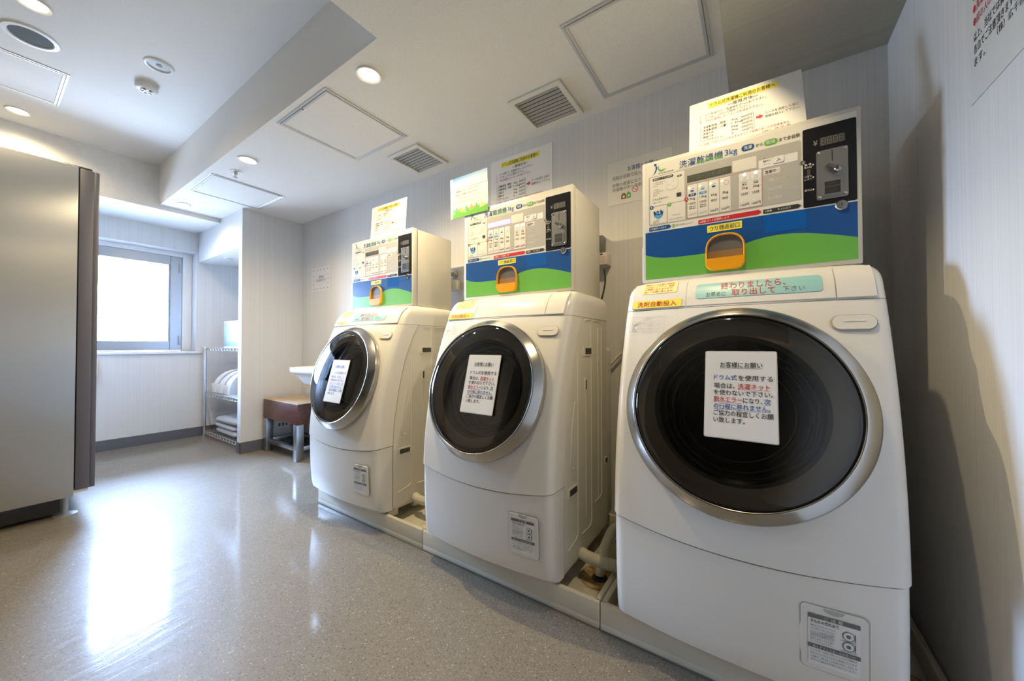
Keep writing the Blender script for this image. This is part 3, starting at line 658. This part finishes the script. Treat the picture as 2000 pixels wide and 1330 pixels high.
    m.text('硬 貨', .446, 1.4155, .4615, 1.4215, F, WHT, .0014, .02); m.text('投入口', .446, 1.4075, .4615, 1.414, F, WHT, .0014, .02); m.text('つまり', .446, 1.381, .4615, 1.387, F, WHT, .0014, .02); m.text('レバー', .446, 1.3735, .4615, 1.3795, F, WHT, .0014, .02); m.text('戻り口', .446, 1.3425, .4615, 1.349, F, WHT, .0014, .02)
    for z in (1.4155, 1.380, 1.3455): m.poly([(.464, z - .003), (.4678, z), (.464, z + .003)], F, WHT, .0014)
    for z in (1.4015, 1.395, 1.3885): m.poly(circ(.4555, z, .0042, 14, .0028), F, INKG, .0014); m.poly(circ(.4555, z, .0035, 14, .0022), F, BLK, .0016); m.text('100', .453, z - .0016, .458, z + .0016, F, DIGIT, .0018)
    part(m, 'printed_panel', fix=False)['label'] = 'printed panel with blue and green wave'
    m = MB(); m.rect(.144, 1.446, .269, 1.468, F, LCD, .0014, .0018, 0); m.text('コースを選択', .170, 1.450, .258, 1.464, F, INKG, .0022)
    part(m, 'display_screen', fix=False)
    m = MB(); m.rect(.4805, 1.4615, .533, 1.4855, F, DARKSLOT, .0014, .0020, .001, 2)
    for k in range(4):
        u = .4835 + k * .0125; b = .0022
        for q in ((0, 0), (0, .0085), (0, .017)): m.rect(u + .0012, 1.4645 + q[1], u + .0078, 1.4645 + q[1] + .0013, F, DIGIT, b)
        for du in (0, .0077):
            for dv in (.0013, .0098): m.rect(u + du, 1.4645 + dv, u + du + .0013, 1.4645 + dv + .0072, F, DIGIT, b)
    part(m, 'digit_display', fix=False)
    m = MB(); m.rect(.472, 1.311, .538, 1.448, F, PLATE, .001, .0040, .005, 4); cp = part(m, 'coin_plate')
    m = MB()
    for u, v in ((.478, 1.441), (.532, 1.442), (.478, 1.318), (.532, 1.319)):
        m = MB(); m.lathe([(.0042, .004), (.0038, .006), (.002, .0075), (.0003, .008)], CHROME, 14, Matrix.Translation((u, BY0, v)) @ Matrix.Rotation(R(90), 4, 'X')); part(m, 'screw', cp)
    part(MB().rect(.5045, 1.414, .5065, 1.443, F, BLK, .0042, .0046), 'coin_slot', cp)
    m = MB(); m.lathe([(.0085, .004), (.0085, .014), (.006, .017), (.0003, .0175)], CHROME, 24, Matrix.Translation((.516, BY0, 1.388)) @ Matrix.Rotation(R(90), 4, 'X'))
    m.poly([(.515, 1.3825), (.519, 1.393), (.495, 1.4055), (.4905, 1.3985)], F, CHROME, .010, .016); part(m, 'return_lever', cp)
    m = MB(); m.rect(.4825, 1.320, .5265, 1.362, F, PLATE, .0041, .0075, .002, 2); m.rect(.4885, 1.3235, .5215, 1.3575, F, BLK, .0078); m.rect(.4885, 1.3425, .5215, 1.3435, F, INKG, .0081); part(m, 'return_door', cp)
    m = MB(); MK = Matrix.Translation((.5235, BY0, 1.2885)) @ Matrix.Rotation(R(90), 4, 'X'); m.lathe([(.0135, .0005), (.0135, .004), (.0115, .0065), (.008, .0065), (.0075, .009), (.0003, .009)], CHROME, 32, MK); m.rect(.5225, 1.2845, .5245, 1.2925, F, BLK, .0093); part(m, 'key_lock')
    m = MB(); m.rect(.201, 1.2685, .2955, 1.2915, F, YEL, .0012, .002, .002, 3); m.text('つり銭返却口', .207, 1.2725, .289, 1.288, F, BLK, .0025); part(m, 'sticker')['label'] = 'yellow sticker above the coin tray'
    # orange change tray
    outer = [(.2495 + .0540 * math.copysign(abs(math.cos(R(x))) ** .75, math.cos(R(x))), 1.210 + .050 * math.sin(R(x)) ** .9) for x in range(0, 181, 9)]
    outer += [(.1955 + .024 * (1 - math.cos(R(x))), 1.169 - .024 * math.sin(R(x))) for x in range(0, 91, 15)] + [(.3035 - .024 * (1 - math.sin(R(x))), 1.169 - .024 * math.cos(R(x))) for x in range(0, 91, 15)]
    k = lambda p, f: (.2495 + (p[0] - .2495) * f, 1.203 + (p[1] - 1.203) * f)
    m = MB(); inn = [k(p, .90) for p in outer]
    rows = [[F(*p, .0005) for p in outer], [F(*k(p, .985), .008) for p in outer], [F(*k(p, .94), .0105) for p in outer], [F(*inn[i], .008) for i in range(len(outer))], [F(*inn[i], .001) for i in range(len(outer))]]
    m.grid(rows, ORANGE, True); ct = part(m, 'change_tray', angle=55)
    lip = [(.2495 + .0545 * c, v) for c, v in ((-.94, 1.183), (.94, 1.183), (.93, 1.163), (.72, 1.1505), (.27, 1.146), (-.27, 1.146), (-.72, 1.1505), (-.93, 1.163))]
    m = MB(); m.poly(lip, F, ORANGE, .002, .013); part(m, 'tray_lip', ct)
    m = MB(); m.poly([p for p in inn], F, DARKP, .0016); m.rect(.2035, 1.184, .2955, 1.207, F, mat('amber_shade_plastic', (.30, .17, .06), .5), .002); part(m, 'tray_recess', ct, fix=False)
    part(MB().lathe([(.008, .298), (.008, .31), (.0003, .312)], CHROME, 16, Matrix.Translation((BW - .05, BY1 + .297, 1.32)) @ Matrix.Rotation(R(-90), 4, 'Y') @ Matrix.Translation((0, 0, 0))) if False else MB().box(-.003, .0005, BY0 + .006, BY0 + .012, 1.13, 1.255, WHT, .001, 1), 'hinge_strip')
    return t
BG = 'coin control boxes standing on the washers'
B3 = make_coin_box((.378, -.30, BZ0), 'nearest coin control box, largest in view, standing on the right washer', BG)
B2 = copy_tree(B3); B2.location = (-.452, -.30, BZ0); B2['label'] = 'middle coin control box with lit blue display, under two papers'
B1 = copy_tree(B3); B1.location = (-1.383, -.30, BZ0); B1['label'] = 'farthest coin control box, smallest in view, with wide cream side'
for c in kids(B2):
    if c.name.startswith('display_screen'):
        c.data = c.data.copy(); c.data.materials[0] = LCDON; c.data.materials[1] = LCDON; c['label'] = 'lit blue display screen'

# papers taped on the boxes
def usage_sheet(bl, br, tl, label):
    bl, br, tl = Vector(bl), Vector(br), Vector(tl); t = empty('instruction_sheet', bl, label, 'notice', 'usage sheets with yellow headings')
    w, h = (br - bl).length, (tl - bl).length; G = plane((0, 0, 0), br - bl, tl - bl); F = lambda a, b, o=0.: G(a * w / .297, b * h / .21, o)
    m = MB(); m.rect(0, 0, .297, .21, F, PAPER, -.0006, .0002)
    m.rect(.055, .172, .240, .194, F, YEL, .0010); m.text('ドラム式洗濯機ご利用のお客様へ', .062, .175, .233, .191, F, BLK, .0016, .01); m.text('―使用方法―', .110, .156, .190, .169, F, BLK, .0013, .01)
    for i, s_ in enumerate(('１．ドアを開けて、洗濯物を中へ入れて下さい。', '２．ドアをしっかりと閉めて下さい。', '３．下記の使用したいコースを決めて下さい。')): m.text(s_, .030, .141 - i * .013, .030 + .0082 * len(s_), .151 - i * .013, F, BLK if i < 2 else RED, .0013)
    for i, (a, b, c_) in enumerate((('洗濯▶乾燥（標準）', '3kg', '600円'), ('洗濯▶乾燥（少量）', '1.5kg', '500円'), ('洗濯のみ', '6kg', '300円'), ('乾燥のみ', '3kg', '100円'), ('エアウオッシュ', '各', '100円'))):
        z = .090 - i * .0135; m.text(a, .040, z, .040 + .0074 * len(a), z + .010, F, BLK, .0013, .01); m.text(b, .118, z, .118 + .006 * len(b), z + .009, F, BLK, .0013); m.text(c_, .145, z, .172, z + .010, F, BLK, .0013)
    m.rect(.176, .036, .1768, .100, F, BLK, .0013); m.rect(.172, .0992, .1768, .100, F, BLK, .0013); m.rect(.172, .036, .1768, .0368, F, BLK, .0013); m.rect(.033, .036, .0338, .100, F, BLK, .0013)
    m.poly([(.182, .071), (.190, .071), (.190, .066), (.200, .075), (.190, .084), (.190, .079), (.182, .079)], F, RED, .0013)
    m.text('コースを決定した後に', .204, .078, .284, .088, F, BLK, .0013); m.text('金額を投入して下さい。', .204, .064, .286, .074, F, BLK, .0013)
    m.text('＊ご注意　スタートしたら止まるまでドアを開けることが出来ません。', .028, .021, .262, .031, F, RED, .0013); m.text('（株）広千舎', .195, .006, .262, .017, F, BLK, .0013)
    o = m.build('paper', t, fix=False); return t
usage_sheet((-1.523, -.4150, 1.555), (-1.203, -.4150, 1.552), (-1.520, -.4050, 1.752), 'usage sheet with yellow heading behind the top edge of the farthest coin box')
usage_sheet((-.915, -.0012, 1.731), (-.492, -.0012, 1.728), (-.915, -.0012, 2.028), 'large usage sheet with yellow heading on back wall, right of the blue flyer')
usage_sheet((.242, -.4150, 1.552), (.552, -.4150, 1.551), (.236, -.350, 1.757), 'brightly lit usage sheet with yellow heading on the nearest coin box')
t = empty('blue_flyer', (-.705, -.4515, 1.53), 'portrait flyer with blue sky top and grassy bottom beside usage sheet', 'notice')
F = plane((-.115, 0, 0), (1, 0, 0), (0, -.02, 1)); m = MB(); m.rect(0, 0, .232, .194, F, mat('flyer_paper', (.60, .60, .58), .5), -.0006, .0002)
n = 10
sk = [mat('sky_print_%d' % i, tuple(a + (b - a) * i / 5 for a, b in zip((.03, .17, .42), (.52, .57, .60))), .5) for i in range(6)]
for i in range(6): m.rect(.016, .184 - i * .0095, .232, .194 - i * .0095, F, sk[i], .0013)
m.text('洗濯機・乾燥機がご利用頂けます。', .032, .168, .208, .183, F, INKB, .0010)
for i, s_ in enumerate(('いつもご利用ありがとうございます', '乾燥機能のみのご利用はできません', '洗濯機は二十四時間ご利用になれます', '洗剤は自動で投入されますので', '故障の際は係員までご連絡ください')): m.text(s_, .028 + (i % 2) * .008, .138 - i * .017, .200 - (i % 3) * .014, .147 - i * .017, F, RED if i in (1, 2) else PEACH, .0013)
m.poly([(.016, 0), (.232, 0), (.232, .030), (.19, .022), (.15, .028), (.10, .018), (.06, .026), (.016, .020)], F, GREEN, .0013)
for i in range(4): m.poly([(.016 + .054 * i, .024), (.016 + .054 * (i + 1), .024), (.016 + .054 * (i + 1), .046 - i * .003), (.016 + .054 * i, .044 - i * .003)], F, sk[2 + i % 2], .0005)
rnd = random.Random(2)
for i, c_ in enumerate((GREEN, YEL, GREEN, ORANGE, GREEN, YEL)):
    x = .045 + i * .031; m.poly(circ(x, .030, .012, 14, .009), F, c_, .0009); m.poly(circ(x - .004, .043, .006, 12), F, c_, .0010); m.poly(circ(x + .006, .042, .005, 12), F, WHT, .0011)
    for k in (-1, 1): m.poly([(x + k * .006, .024), (x + k * .010, .012), (x + k * .006, .012)], F, c_, .0009)
m.build('paper', t, fix=False)

# ------------------------------------------------------------------ drain pans and pipes
def pan(x0, x1, label):
    t = empty('drain_pan', ((x0 + x1) / 2, -.32, 0), label, 'washing machine pan', 'ivory pans under the washers')
    a = (x1 - x0) / 2 - .0015; y0, y1 = PAN_Y + .32, -.004 + .32; h = PAN_H; m = MB(); r = .018
    m.box(-a, a, y0, y1, 0.0, .026, PANP, .004); m.box(-a, a, y0, y0 + r, .02, h, PANP, .005, 3); m.box(-a, a, y1 - r, y1, .02, h, PANP, .005)
    m.box(-a, -a + r, y0 + .004, y1, .02, h, PANP, .005, 3); m.box(a - r, a, y0 + .004, y1, .02, h, PANP, .005, 3)
    for sx in (-1, 1):
        for y in (y0 + .08, y1 - .15): m.box(sx * .25 - .055, sx * .25 + .055, y - .05, y + .07, .022, .0300, PANP, .003)
    for i in range(5): m.box(a - .145, a - .03, y0 + .03 + i * .05, y0 + .06 + i * .05, .025, .0285, PANP, .001, 1)
    m.build('pan', t)
    M = Matrix.Translation((a - .075, -.105, 0))
    MB().lathe([(.075, .026), (.075, .032), (.055, .034), (.045, .030), (.03, .029)], STAIN, 32, M).build('drain_ring', t)
    MB().lathe([(.03, .0295), (.0003, .0295)], DARKSLOT, 24, M).build('drain_hole', t)
    MB().box(-a, a, y0 - .003, y0, 0, .005, mat('grey_sealant', (.16, .16, .14), .6), .001, 1).build('sealant', t)
    return t
pan(-1.70, -.82, 'ivory drain pan under the farthest washer'); pan(-.82, 0, 'ivory drain pan under the middle washer'); pan(0, XR - .003, 'ivory drain pan under the nearest washer, against right wall')
def arc(pts, n=24):
    pts = [Vector(p) for p in pts]; out = []
    for i in range(len(pts) - 1):
        p0, p1, p2, p3 = pts[max(i - 1, 0)], pts[i], pts[i + 1], pts[min(i + 2, len(pts) - 1)]
        for k in range(n):
            s = k / n; out.append(.5 * ((2 * p1) + (p2 - p0) * s + (2 * p0 - 5 * p1 + 4 * p2 - p3) * s * s + (3 * p1 - p0 - 3 * p2 + p3) * s ** 3))
    return out + [pts[-1]]
def drain(x, label1, label2):
    o = MB().tube(arc([(x + .002, -.452, .118), (x + .035, -.47, .121), (x + .085, -.475, .122), (x + .135, -.465, .118), (x + .175, -.44, .114)], 22), .0205, HOSE, 14, .06).build('drain_hose', angle=20); tag(o, label1, 'hose', 'corrugated drain hoses')
    t = empty('drain_elbow', (x + .06, -.42, .033), label2, 'pipe', 'smooth drain elbows'); 
    MB().tube([Vector(p) - Vector((x + .06, -.42, .033)) for p in arc([(x + .060, -.42, .038), (x + .060, -.417, .05), (x + .060, -.40, .078), (x + .063, -.35, .13), (x + .075, -.30, .165), (x + .11, -.275, .178), (x + .16, -.27, .175)], 10)], .0185, HOSE, 16).build('elbow_pipe', t)
    MB().lathe([(.0192, -.010), (.023, -.009), (.023, .009), (.0192, .010)], HOSE, 16, Matrix.Translation((.0015, .035, .062)) @ Matrix.Rotation(R(-40), 4, 'X')).build('clamp_band', t)
drain(-.138, 'ribbed ivory drain hose between the middle and nearest washers', 'smooth bent drain pipe rising from the stained drain beside middle washer')
drain(-1.07, 'ribbed ivory drain hose between the farthest and middle washers', 'smooth bent drain pipe between the farthest and middle washers')

# ------------------------------------------------------------------ wall-mounted things
t = empty('detergent_notice', (-.033, -.001, 1.70), 'white notice about detergent on the back wall, half hidden by nearest coin box', 'notice')
F = plane((-.149, 0, -.10), (1, 0, 0), (0, 0, 1)); m = MB(); m.rect(0, 0, .298, .212, F, mat('grey_white_paper', (.76, .75, .72), .5), -.0006, .0003)
m.text('お客様へお願い', .098, .152, .235, .176, F, INKB, .0008, .02); m.text('洗剤は自動で投入されますので', .022, .122, .270, .142, F, INKG, .0008); m.text('故障の原因になりますので', .022, .088, .235, .106, F, INKG, .0008); m.text('洗濯機の中へ洗剤を入れないで', .022, .066, .270, .084, F, INKG, .0008)
m.poly([(.066, .022), (.090, .022), (.090, .040), (.084, .050), (.072, .050), (.066, .040)], F, mat('brown_print', (.25, .12, .06), .6), .0008); m.poly([(.092, .022), (.112, .022), (.112, .044), (.100, .054), (.092, .044)], F, GREEN, .0008); m.poly(circ(.078, .033, .006), F, WHT, .0011); m.poly(circ(.102, .034, .005), F, WHT, .0011)
m.poly(circ(.132, .058, .014, 24), F, RED, .0008); m.poly(circ(.132, .058, .0115, 24), F, WHT, .0010); m.poly([(.122, .065), (.124, .067), (.142, .051), (.140, .049)], F, RED, .0012)
m.build('paper', t, fix=False)
t = empty('small_notice', (-2.86, -.001, 1.41), 'small square white notice with purple text on the back wall near corner', 'notice')
F = plane((-.16, 0, 0), (1, 0, 0), (0, 0, 1)); m = MB(); m.rect(0, 0, .32, .22, F, mat('pale_grey_paper', (.74, .74, .75), .5), -.0006, .0003); m.text('使用後は', .125, .118, .215, .142, F, PURPLE, .0008, .01); m.text('ごみはお持ち下さい', .075, .086, .255, .114, F, PURPLE, .0008, .01)
for x in [.03 + i * .058 for i in range(5)]:
    for z in (.022, .192): m.rect(x, z, x + .022, z + .005, F, INKG, .0008)
for z in (.062, .10, .138):
    for x in (.03, .276): m.rect(x, z, x + .007, z + .012, F, INKG, .0008)
m.build('paper', t, fix=False)
t = empty('wall_poster', (XR - .001, -.72, 1.42), 'white laminated poster with red and black lines, top right on the right wall', 'notice')
F = plane((0, .150, 0), (0, -1, 0), (0, 0, 1)); m = MB(); m.rect(0, 0, .30, .42, F, mat('dim_white_paper', (.70, .70, .67), .3), -.0006, .0006)
for i, (s_, c_) in enumerate((('●洗濯物の放置はご遠慮下さい', RED), ('●洗濯物の破損・紛失等は責任を', RED), ('●前の人の汚れの付着等の事故は', RED), ('以上、当社では責任を負えませんので', BLK), ('各自でご注意頂きますようお願い申し上げ', BLK), ('ます。', BLK))):
    z = .210 - i * .0265 - (.006 if i > 2 else 0); m.text(s_, .018, z, .018 + .0142 * len(s_), z + .019, F, c_, .001, .012)
m.text('（株）広千舎', .105, .078, .19, .094, F, BLK, .001)
for i, s_ in enumerate(('ご利用のお客様へ', '洗濯機の使用について')): m.text(s_, .03, .35 - i * .05, .25, .385 - i * .05, F, BLK, .001, .01)
m.build('paper', t, fix=False)
t = empty('wall_switch', (-.216, 0, 1.405), 'narrow grey switch box on back wall right of the middle coin box', 'switch box')
MB().box(-.028, .022, -.05, 0, -.045, .045, mat('grey_metal_box', (.22, .22, .20), .4, .6), .003).build('box_body', t); m = MB(); m.rect(-.012, -.034, .006, .034, plane((0, -.05, 0), (1, 0, 0), (0, 0, 1)), DARKSLOT, .0005, .003); m.build('switch', t)
t = empty('price_tag', (-.205, 0, 1.30), 'small white tag with red print below the grey switch box', 'tag')
F = plane((-.04, -.07, 0), (1, 0, 0), (0, 0, 1)); m = MB().box(-.045, .038, -.07, 0, 0, .058, mat('pinkish_white_card', (.70, .65, .62), .5), .002)
m.text('● ● ●', .0, .046, .06, .054, F, BLK, .0008)
for i in range(4): m.text('使用中は触らないで下さい', -.002, .034 - i * .009, .072, .041 - i * .009, F, RED, .0008)
m.build('card', t, fix=False)
o = MB().tube(arc([(-.152, -.148, 1.26), (-.150, -.14, 1.20), (-.170, -.135, 1.12), (-.20, -.13, 1.05)], 8), .004, RUBBER, 8).build('power_cable'); tag(o, 'thin dark cable hanging behind the middle coin box', 'cable')
o = MB().tube(arc([(-.27, -.03, .70), (-.18, -.03, .80), (-.10, -.025, .885), (-.02, -.025, .955), (.08, -.03, 1.0)], 8), .007, HOSE, 8).build('water_hose'); tag(o, 'thin pale hose slanting on the back wall behind nearest washer', 'hose')
t = empty('wall_tap', (-1.18, 0, 1.375), 'round metal tap on back wall right of the farthest coin box', 'tap')
MB().lathe([(.03, 0), (.03, .01), (.014, .014), (.014, .07), (.026, .075), (.028, .10), (.018, .112), (.0003, .115)], CHROME, 24, Matrix.Translation((-.035, 0, 0)) @ Matrix.Rotation(R(90), 4, 'X')).build('tap_body', t)
MB().box(-.06, .02, -.05, 0, -.105, -.045, SHEET, .006).build('pipe_cover', t)
t = empty('wall_outlet', (XP, -.163, .192), 'pale wall outlet low on the partition behind the wooden bench', 'outlet')
MB().box(.0005, .006, -.06, .06, -.035, .035, WHT, .002).build('cover_plate', t); m = MB()
for y in (-.03, 0, .03): m.rect(y - .009, -.014, y + .009, .014, plane((.006, 0, 0), (0, 1, 0), (0, 0, 1)), INKG, .0006)
m.build('sockets', t)
t = empty('wall_device', (XW, -1.25, .62), 'small white device on window wall, mostly hidden behind the vending machine', 'wall device')
MB().box(0, .07, -.09, .08, .02, .19, WHT, .018, 3).build('device_body', t); MB().box(.05, .075, -.05, .05, .0, .06, WHT, .008).build('nozzle', t)

# ------------------------------------------------------------------ sink and bench by the partition
t = empty('wash_basin', (-2.30, 0, .60), 'white ceramic wash basin on back wall above the wooden bench', 'sink')
m = MB(); prof = []
rows = []
for s, z in ((.62, .010), (.70, .03), (.80, .07), (.90, .098), (.975, .105), (1.0, .115), (1.0, .140), (.99, .146), (.93, .146), (.90, .138), (.82, .09), (.6, .045), (.2, .03)):
    ring = rrect(-.29 * s, -.205 - .205 * s if s < 1 else -.41, .29 * s, -.205 + .200 * s, .07 * s, 6); rows.append([(u, v, z) for u, v in ring])
m.grid(rows, CERAM, True, True, True); m.build('basin', t, angle=50)
MB().lathe([(.03, -.09), (.03, .012)], CHROME, 20, Matrix.Translation((0, -.2, 0)), True, True).build('drain_trap', t)
m = MB().tube(arc([(0, -.035, .14), (0, -.035, .25), (0, -.09, .285), (0, -.14, .26)], 6), .011, CHROME, 12); m.build('tap', t)
t = empty('wooden_bench', (-2.845, -.19, 0), 'dark brown wooden bench with pale top and steel legs beside partition', 'bench')
LEGM = mat('bench_leg_steel', (.36, .37, .39), .28, 1)
m = MB().box(-.305, .29, -.152, .15, .287, .448, WOOD, .003); m.build('apron', t); MB().box(-.305, .29, -.152, .15, .4485, .452, WOODTOP, .001, 1).build('seat_top', t)
for sx in (-.272, .255):
    for sy in (-.125, .12): MB().box(sx - .028, sx + .028, sy - .028, sy + .028, 0, .2865, LEGM, .002).build('leg', t)
m = MB()
for sy in (-.125, .12): m.box(-.244, .227, sy - .016, sy + .016, .075, .107, LEGM, .002)
for sx in (-.272, .255): m.box(sx - .016, sx + .016, -.097, .092, .075, .107, LEGM, .002)
m.build('stretcher', t)

# ------------------------------------------------------------------ alcove shelf and what stands on it
SX0, SX1, SY0, SY1 = -4.205, -3.30, -.452, -.03
t = empty('wire_shelf', ((SX0 + SX1) / 2, -.24, 0), 'chrome wire shelving unit standing in the alcove', 'shelving unit')
def sp(mb, n): o = mb.build(n, t); o.location = (-(SX0 + SX1) / 2, .24, 0); return o
for x in (SX0, SX1):
    for y in (SY0, SY1): sp(MB().lathe([(.0003, 0), (.013, 0), (.013, .90), (.010, .906), (.0003, .906)], WIRE, 14, Matrix.Translation((x, y, 0))), 'post')
for z in (.89, .443, .058):
    m = MB()
    for y in (SY0, SY1):
        for dz in (0, -.026): m.tube([(SX0, y, z + dz), (SX1, y, z + dz)], .0035, WIRE, 6)
        n = 26; p = []
        for i in range(n + 1): p.append((SX0 + (SX1 - SX0) * i / n, y, z - (.026 if i % 2 else 0)))
        m.tube(p, .0028, WIRE, 5)
    for x in (SX0, SX1):
        for dz in (0, -.026): m.tube([(x, SY0, z + dz), (x, SY1, z + dz)], .0035, WIRE, 6)
    for i in range(1, 24): x = SX0 + (SX1 - SX0) * i / 24; m.tube([(x, SY0, z + .002), (x, SY1, z + .002)], .0022, WIRE, 5)
    sp(m, 'wire_deck')
for i, x in enumerate((-4.055, -3.90, -3.745)):
    m = MB(); rows = []
    for k in range(17):
        a = math.pi * k / 16; yy, zz = -.17 * math.cos(a), .225 * math.sin(a) ** .7
        w = .066 - .02 * math.sin(a); rows.append([(x_ + .05 * math.sin(a) * 1.2, yy, zz) for x_ in (-w, -w * .8, 0, w * .8, w)])
    m.grid([[(x + .04 * (1 - abs(j - 8) / 8) , y * (1 if j not in (0, 16) else 1), z + .004 * ((k_ % 2) - .5)) for k_, (x, y, z) in enumerate(r)] for j, r in enumerate(rows)], TOWEL)
    for sx in (0, 4): m.face([(r[sx][0] + .04 * (1 - abs(j - 8) / 8), r[sx][1], r[sx][2] + .004 * ((sx % 2) - .5)) for j, r in enumerate(rows)], TOWEL)
    b = empty('laundry_bag', (x, -.25, .449), ('first white rounded laundry bag from the left post on middle shelf', 'second white rounded laundry bag from the left post on middle shelf', 'third white rounded laundry bag on middle shelf, cut off by partition')[i], 'laundry bag', 'white bags on the middle shelf')
    m.build('cloth_shell', b, angle=50); m = MB(); m.box(-.062, .05, -.172, .172, 0, .012, WHT, .004); m.box(-.058, .0, -.174, -.168, .01, .09, WHT, .002); m.build('hem', b)
for i in range(3):
    m = MB(); rows = []
    for s, z in ((.86, .0), (.97, .008), (1.0, .022), (.98, .036), (.90, .046), (.5, .050), (.05, .050)): rows.append([(u, v + .006 * math.sin(u * 22 + i), z + (.006 * math.sin(u * 15 + i * 2) if .01 < z < .049 else 0)) for u, v in rrect(-.27 * s, -.17 * s, .27 * s, .17 * s, .06 * s, 6)])
    m.grid(rows, GREYC, True, True, True); o = m.build('folded_towel', None, (-3.80 + (.015, -.01, .02)[i], -.25, .064 + i * .0515), 60)
    tag(o, ('bottom folded grey-white towel of the stack on lowest shelf', 'middle folded grey-white towel of the stack on lowest shelf', 'top folded grey-white towel of the stack on lowest shelf')[i], 'towel', 'folded towels on the lowest shelf')
t = empty('picture_box', (-3.70, -.34, .894), 'white box with blue and white picture front on top of wire shelf', 'box')
MB().box(-.305, .28, -.02, .16, 0, .262, WFRAME, .004).build('box_body', t); F = plane((-.305, -.02, 0), (1, 0, 0), (0, 0, 1)); m = MB()
m.rect(.012, .014, .55, .248, F, sk[2], .0004); m.rect(.014, .016, .09, .246, F, mat('slate_blue_print', (.10, .16, .28), .4), .0008); m.rect(.05, .05, .20, .21, F, sk[1], .0011); m.poly([(.10, .016), (.36, .016), (.32, .06), (.10, .06)], F, INKB, .0014); m.poly([(.20, .06), (.33, .06), (.29, .14), (.32, .246), (.20, .246)], F, sk[3], .0014); m.poly([(.36, .016), (.55, .016), (.55, .246), (.33, .246), (.30, .14)], F, WHT, .0017)
for i in range(5): m.rect(.42, .06 + i * .03, .50, .068 + i * .03, F, RED if i % 2 else PEACH, .002)
m.build('picture_front', t, fix=False)

# ------------------------------------------------------------------ vending machine at the left edge
VX1, VX0, VY1, VY0 = -2.62, -3.62, -1.376, -2.22
t = empty('vending_machine', (-3.12, -1.85, 0), 'tall grey steel vending machine with mauve-grey door edge at left', 'vending machine')
def vp(mb, n, par=None, **k):
    o = mb.build(n, par or t, **k)
    if par is None: o.location = (3.12, 1.85, 0)
    return o
vp(MB().box(VX0, VX1, VY0, -1.452, .105, 1.887, STEEL, .004), 'steel_body')
d = MB(); zf0, zf1 = .135, 1.880; wx0, wx1, wz0, wz1 = VX0 + .08, VX1 - .08, .95, 1.76
d.box(VX0, VX1, -1.448, VY1 - .02, zf0, zf1, VMDOOR, .004)
for bx in ((VX0, wx0, zf0, zf1), (wx1, VX1, zf0, zf1), (wx0, wx1, zf0, wz0), (wx0, wx1, wz1, zf1)): d.box(bx[0], bx[1], VY1 - .022, VY1, bx[2], bx[3], VMDOOR, .006)
dr = vp(d, 'front_door'); m = MB()
for k in range(4): m.box(wx0, wx1, VY1 - .02, VY1 - .012, wz0 + .02 + k * .2, wz0 + .035 + k * .2, mat('shelf_strip_light', (1, 1, 1), .4, emit=(.75, .86, 1), es=5), .001, 1)
vp(m, 'shelf_lights', dr); m = MB(); cols = [RED, GREEN, BLUE, YEL, WHT, DARKP, ORANGE, SKYB]; rn = random.Random(7)
for k in range(4):
    for i in range(11):
        x = wx0 + .045 + i * .0755; m.lathe([(.0003, 0), (.026, 0), (.026, .10), (.012, .13), (.012, .145), (.0003, .145)], rn.choice(cols), 12, Matrix.Translation((x, VY1 - .045 + .018, wz0 + .04 + k * .2)) @ Matrix.Scale(.25, 4, (0, 1, 0)))
o = vp(m, 'drink_bottles', dr); o['kind'] = 'stuff'
vp(MB().box(wx0, wx1, VY1 - .004, VY1 - .001, wz0, wz1, PANE), 'display_pane', dr)
vp(MB().box(VX0 + .15, VX1 - .15, VY1 - .001, VY1 + .006, .30, .52, DARKSLOT, .003), 'pickup_flap', dr)
vp(MB().box(VX0 + .01, VX1 - .05, VY0 + .03, -1.49, .02, .107, BLACK, .003), 'plinth')
for x in (VX0 + .08, VX1 - .055):
    for y in (-1.475, VY0 + .08): vp(MB().lathe([(.0003, 0), (.045, 0), (.045, .006), (.012, .012), (.012, .106), (.0003, .106)], ALU, 20, Matrix.Translation((x, y, 0))), 'foot')
vp(MB().box(VX1 - .10, VX1 - .01, -1.455, -1.40, .118, .134, SHEET, .003), 'bottom_hinge')
vp(MB().box(VX1 - .16, VX1 - .03, -1.50, -1.40, 1.8875, 1.899, DARKSLOT, .003), 'top_hinge')

bpy.data.objects.remove(_to)
